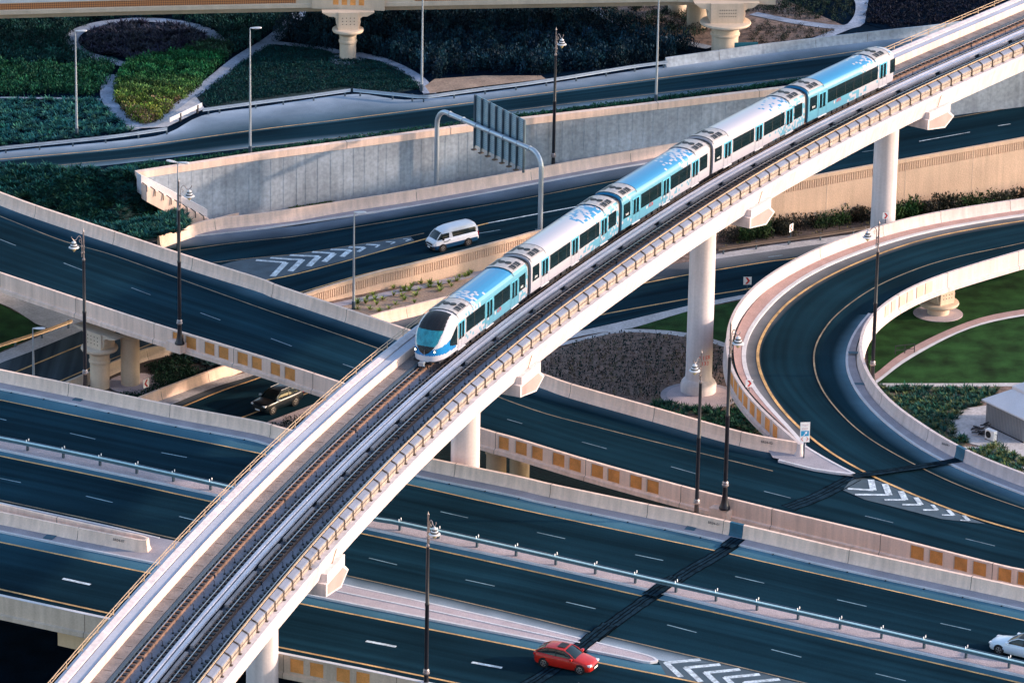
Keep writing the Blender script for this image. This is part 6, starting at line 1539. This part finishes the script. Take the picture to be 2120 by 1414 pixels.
scatter('agave_bed','dense teal agave bed at far left above the silver guardrail',[(-40,208),(60,206),(150,206),(200,208),(226,228),(262,262),(275,274),(180,285),(60,298),(-40,306)],zup,3.4,AG,None,(.8,1.25),colfn=agc)
def zslope(X,Y): # interpolate the planted slope
    best=4.5; d=fw
    py=np.interp(X,[-60,-28],[0,0]); 
    t=min(1,max(0,(427.5-Y)/(427.5-SLY))); return max(.05,5.0*(1-t))
SLY=P(330,492,0).y-1.5
scatter('agave_slope','dark green agave bed between the road bridge and the grey retaining wall',[(-60,352),(60,352),(190,345),(225,372),(262,372),(300,408),(392,462),(330,494),(300,505),(200,470),(-60,400)],lambda X,Y:zsl(X,Y),3.2,AG,None,(.85,1.35),colfn=lambda x,y:(.010,.070,.062) if rng.random()>.15 else (.05,.13,.07)) if False else None
# slope bed: bilinear surface over the terrain triangle mesh
from mathutils.bvhtree import BVHTree
slm=bpy.data.objects['planted_slope'].data; bv=BVHTree.FromPolygons([v.co.copy() for v in slm.vertices],[tuple(p.vertices) for p in slm.polygons])
def zsl(X,Y):
    h=bv.ray_cast(Vector((X,Y,50)),Vector((0,0,-1))); return h[0].z if h[0] else 2.0
scatter('agave_slope','dark green agave bed between the road bridge and the grey retaining wall',[(-60,352),(60,353),(190,347),(215,357),(232,380),(262,372),(296,408),(345,440),(396,464),(372,480),(300,500),(200,470),(60,430),(-60,400)],zsl,9,AG,None,(.95,1.45),colfn=lambda x,y:(.009,.066,.060) if rng.random()>.15 else (.04,.12,.07))
scatter('agave_edge','short tuft of agaves beside the left end of the grey wall',[(232,350),(262,344),(300,338),(330,336),(283,356),(250,375),(225,375)],zup,5,AG,(.01,.07,.06),(.7,1.1))
scatter('hedge_strip','low clipped hedge strip along the top of the grey retaining wall',[(250,346),(330,338),(540,310),(760,281),(968,252),(1060,240),(1300,211),(1600,173),(1700,160),(1700,165),(1572,184),(1300,217),(1077,243),(971,256),(760,285),(540,315),(400,335),(290,353)],zup,16,BL,(.012,.075,.045),(.6,.9),patch=0)
def bright(x,y):
    X,Y=px_of(x,y); t=min(1,max(0,(Y-165)/95)); r=rng.random()
    a=np.array((.012,.085,.03))*(1-t)+np.array((.17,.20,.03))*t
    if t>.5 and r<.3: a=np.array((.16,.11,.07))
    if X>400 and Y<120: a=np.array((.02,.05,.03))
    return a*(1+.5*math.sin(x*1.2+y*1.9))
def hgap(x,y):
    X,Y=px_of(x,y); q=.65*X+.76*Y+4*math.sin(X*.11); return Y>140+.0*X and (abs(q-333)<3.4 or abs(q-362)<3.4 or abs(q-305)<2.5)
scatter('bright_hedge_bed','bright green and yellow hedge mounds shaped like a leaf beside the oval bed',[(250,158),(262,140),(300,128),(360,118),(430,96),(468,92),(478,112),(440,150),(400,190),(355,225),(325,250),(300,258),(270,250),(246,220),(238,190)],zup,9,BU,None,(.7,1.15),colfn=bright,gap=hgap)
scatter('purple_bed','dark purple-grey spiky planting filling the oval path at the upper left',[(168,95),(178,75),(210,58),(260,50),(320,49),(380,56),(420,72),(440,90),(400,106),(330,116),(280,126),(225,118),(185,108)],zup,4.0,AG,(.030,.034,.060),(1.0,1.6),var=.5)
scatter('dark_shrub_bed','dark green shrubbery at the upper left corner behind the street light',[(-60,38),(100,34),(240,30),(190,48),(150,66),(138,85),(150,108),(190,125),(235,140),(250,132),(228,160),(212,190),(205,200),(100,198),(-60,200)],zup,3.0,BU,None,(.7,1.3),colfn=lambda x,y:(.008,.048,.044) if px_of(x,y)[1]<140 else (.010,.068,.034))
scatter('dark_shrub_belt','dark green shrub belt above the oval bed, below the top bridge',[(240,28),(620,22),(590,50),(545,80),(500,108),(478,118),(470,92),(430,60),(380,45),(320,38),(260,38),(200,46)],zup,2.6,BU,(.008,.046,.044),(.7,1.3))
scatter('low_cover_bed','dark teal ground cover around the top left round pier',[(410,200),(440,180),(505,128),(555,97),(606,99),(683,107),(700,122),(740,124),(790,130),(832,150),(866,174),(872,184),(800,194),(735,184),(720,180),(640,192),(540,205),(430,222)],zup,13,BL,(.003,.034,.034),(.6,1.0),var=.3)
scatter('tall_dark_bushes','tall almost black bushes between the two top bridge piers',[(560,92),(575,60),(620,40),(680,50),(740,15),(1220,16),(1240,30),(1290,58),(1340,76),(1410,96),(1450,108),(1380,125),(1250,142),(1130,158),(1000,152),(900,163),(870,150),(790,120),(700,105)],zup,2.1,BT,(.006,.028,.044),(.7,1.2),var=.5)
scatter('sparse_bushes','sparse dark bushes on brown soil around the big top pier',[(1235,5),(1420,-5),(1760,-5),(1770,30),(1740,48),(1650,40),(1560,25),(1430,85),(1340,66),(1290,50)],zup,2.2,BU,(.012,.030,.022),(.4,.9),var=.6)
scatter('sparse_bushes','sparse dark bushes right of the big top pier',[(1540,45),(1640,55),(1735,66),(1690,82),(1560,98)],zup,2.2,BU,(.018,.028,.022),(.3,.6),var=.6)
scatter('night_bed','almost black low planting at the upper right beside the curved path',[(1800,-10),(1794,45),(1850,60),(1960,45),(2200,-5),(2200,-60)],zup,6,BL,(.006,.009,.022),(.7,1.2))
scatter('ledge_bush','small strip of low green bushes on the ledge behind the sunken road barrier',[(594,431),(640,424),(690,418),(690,421),(640,428),(596,434)],lambda X,Y:zvan(X,Y)+.5,30,BL,(.05,.09,.02),(.4,.7))
# low ground planting
gold=lambda x,y:(.06,.13,.04)
scatter('brown_plantation','brown plantation of small dark succulents round the foot of the numbered pier',[(1080,800),(1135,745),(1217,706),(1280,693),(1350,694),(1424,702),(1500,722),(1550,755),(1560,800),(1530,850),(1400,832),(1370,830),(1330,832),(1240,815),(1150,785)],0,0,BS,None,(.9,1.7),rows=(.50,.72),keepout=(1447,820,3.4),colfn=lambda x,y:(.012,.032,.032) if rng.random()>.4 else (.12,.095,.07))
scatter('agave_strip','green agaves below the numbered pier behind the bridge parapet',[(1325,832),(1400,835),(1500,850),(1540,845),(1570,868),(1600,905),(1560,903),(1450,875),(1350,848)],0,4.5,AG,(.014,.065,.040),(.8,1.2),keepout=(1447,820,2.9))
scatter('agave_garden','agave field inside the loop ramp beside the grey shed',[(1800,800),(1900,803),(2065,806),(2050,830),(2000,850),(1975,875),(1985,900),(2008,915),(1985,925),(1940,930),(1880,890),(1830,860)],0,6,AG,None,(.8,1.2),colfn=lambda x,y:(.014,.075,.055) if rng.random()>.35 else (.09,.12,.05))
scatter('agave_patch','small agave patch at the right edge below the air-conditioning unit',[(2005,935),(2045,918),(2075,925),(2120,955),(2130,985),(2080,975),(2030,955)],0,6.5,AG,None,(.8,1.2),colfn=lambda x,y:(.014,.075,.055) if rng.random()>.5 else (.11,.14,.05))
scatter('wall_hedge','shrub hedge at the foot of the ribbed wall left of the far viaduct pier',[(1490,492),(1600,470),(1700,455),(1810,440),(1900,420),(2150,366),(2150,402),(1900,440),(1810,456),(1700,475),(1600,492),(1500,510)],0,2.6,[T_bush(110,.6,1.25,.13) for _ in range(4)],None,(.6,1.15),colfn=lambda x,y:(.022,.050,.016) if math.sin(x*.9)>.2 else (.035,.034,.024),var=.4)
scatter('soil_tufts','brown and green tufts in the soil strip behind the dark guardrail',[(1490,515),(1700,482),(1830,462),(1830,470),(1700,490),(1500,524)],0,1.1,BS,(.10,.09,.03),(.8,1.6),var=.5)
scatter('island_cover','dark trimmed ground cover in the planted island beside the two round piers',[(300,760),(345,742),(390,730),(400,760),(425,775),(400,792),(340,815),(290,822),(320,790),(318,770)],0,16,BL,(.010,.036,.022),(.6,1.0))
scatter('island_agaves','dark agaves in the planted island under the road bridge',[(330,735),(400,705),(560,725),(480,750),(425,772),(400,755),(380,745)],0,3.8,AG,(.012,.036,.040),(.8,1.2))
scatter('island_front_cover','dark ground cover in front of the round piers above the highway parapet',[(225,822),(290,812),(300,822),(290,835),(300,845),(200,845)],0,14,BL,(.012,.04,.025),(.6,1.1))
scatter('gap_cover','dark grass seen in the gap between the two road bridges',[(900,985),(1060,1000),(1500,1130),(1640,1200),(1640,1300),(880,1200)],0,5,BL,(.006,.030,.026),(.7,1.2))
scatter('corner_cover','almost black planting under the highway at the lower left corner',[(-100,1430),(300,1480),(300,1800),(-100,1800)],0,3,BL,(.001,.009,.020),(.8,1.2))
scatter('roadside_shrubs','dark shrubs on the gravel verge beside the black car',[(560,880),(600,872),(640,868),(640,895),(560,895)],0,4,BU,(.006,.022,.026),(.5,.9))
scatter('edge_shrubs','small dark shrubs in the sandy strip at far left below the road bridge',[(0,600),(60,612),(120,632),(180,655),(150,658),(100,640),(50,618),(0,606)],0,1.3,AG,(.012,.045,.045),(.6,1.0))
scatter('wall_hedge','tall shrub hedge at the foot of the ribbed wall right of the far viaduct pier',[(1835,455),(1950,441),(2180,416),(2180,430),(1950,456),(1835,468)],0,3.2,[T_bush(150,.7,1.6,.15) for _ in range(4)],None,(.75,1.15),colfn=lambda x,y:(.020,.055,.016) if math.sin(x*.9)>.1 else (.035,.036,.024),var=.4)
# countable agaves in the sandy bed
V,F,c=AGs[0]; protos=[]
for i,(V,F,c) in enumerate([T_agave(16,.5,.07,.95) for _ in range(3)]):
    me=bpy.data.meshes.new('agave'); me.from_pydata(V.tolist(),[],F.tolist()); at=me.color_attributes.new('Col','FLOAT_COLOR','POINT')
    cc_=np.outer(c,(.20,.26,.05)); at.data.foreach_set('color',np.hstack([cc_,np.ones((len(cc_),1))]).ravel()); me.materials.append(M['leaf']); protos.append(me)
spots=[(741,629),(760,620),(773,612),(776,622),(780,632),(792,621),(815,598),(815,613),(818,631),(830,605),(837,603),(832,615),(848,603),(853,594),(862,613),(838,622),(858,628),(869,601),(871,588),(889,588),(888,596),(891,590),(909,593),(912,603),(912,594),(930,588),(935,593),(945,583),(951,575),(963,573),(970,571),(976,567),(765,641),(740,641),(757,629),(785,645),(805,640)]
for i,(x,y) in enumerate(spots):
    o=bpy.data.objects.new('agave_plant',protos[i%3]); C.objects.link(o); o.location=P(x,y,.02); s=random.uniform(.85,1.45); o.scale=(s,s,s*1.15); o.rotation_euler=(0,0,random.uniform(0,6)); tag(o,'small yellow-green agave dotted in the sandy bed below the ribbed wall','agave','agaves in the sandy bed')
# planting rows traced in the sand
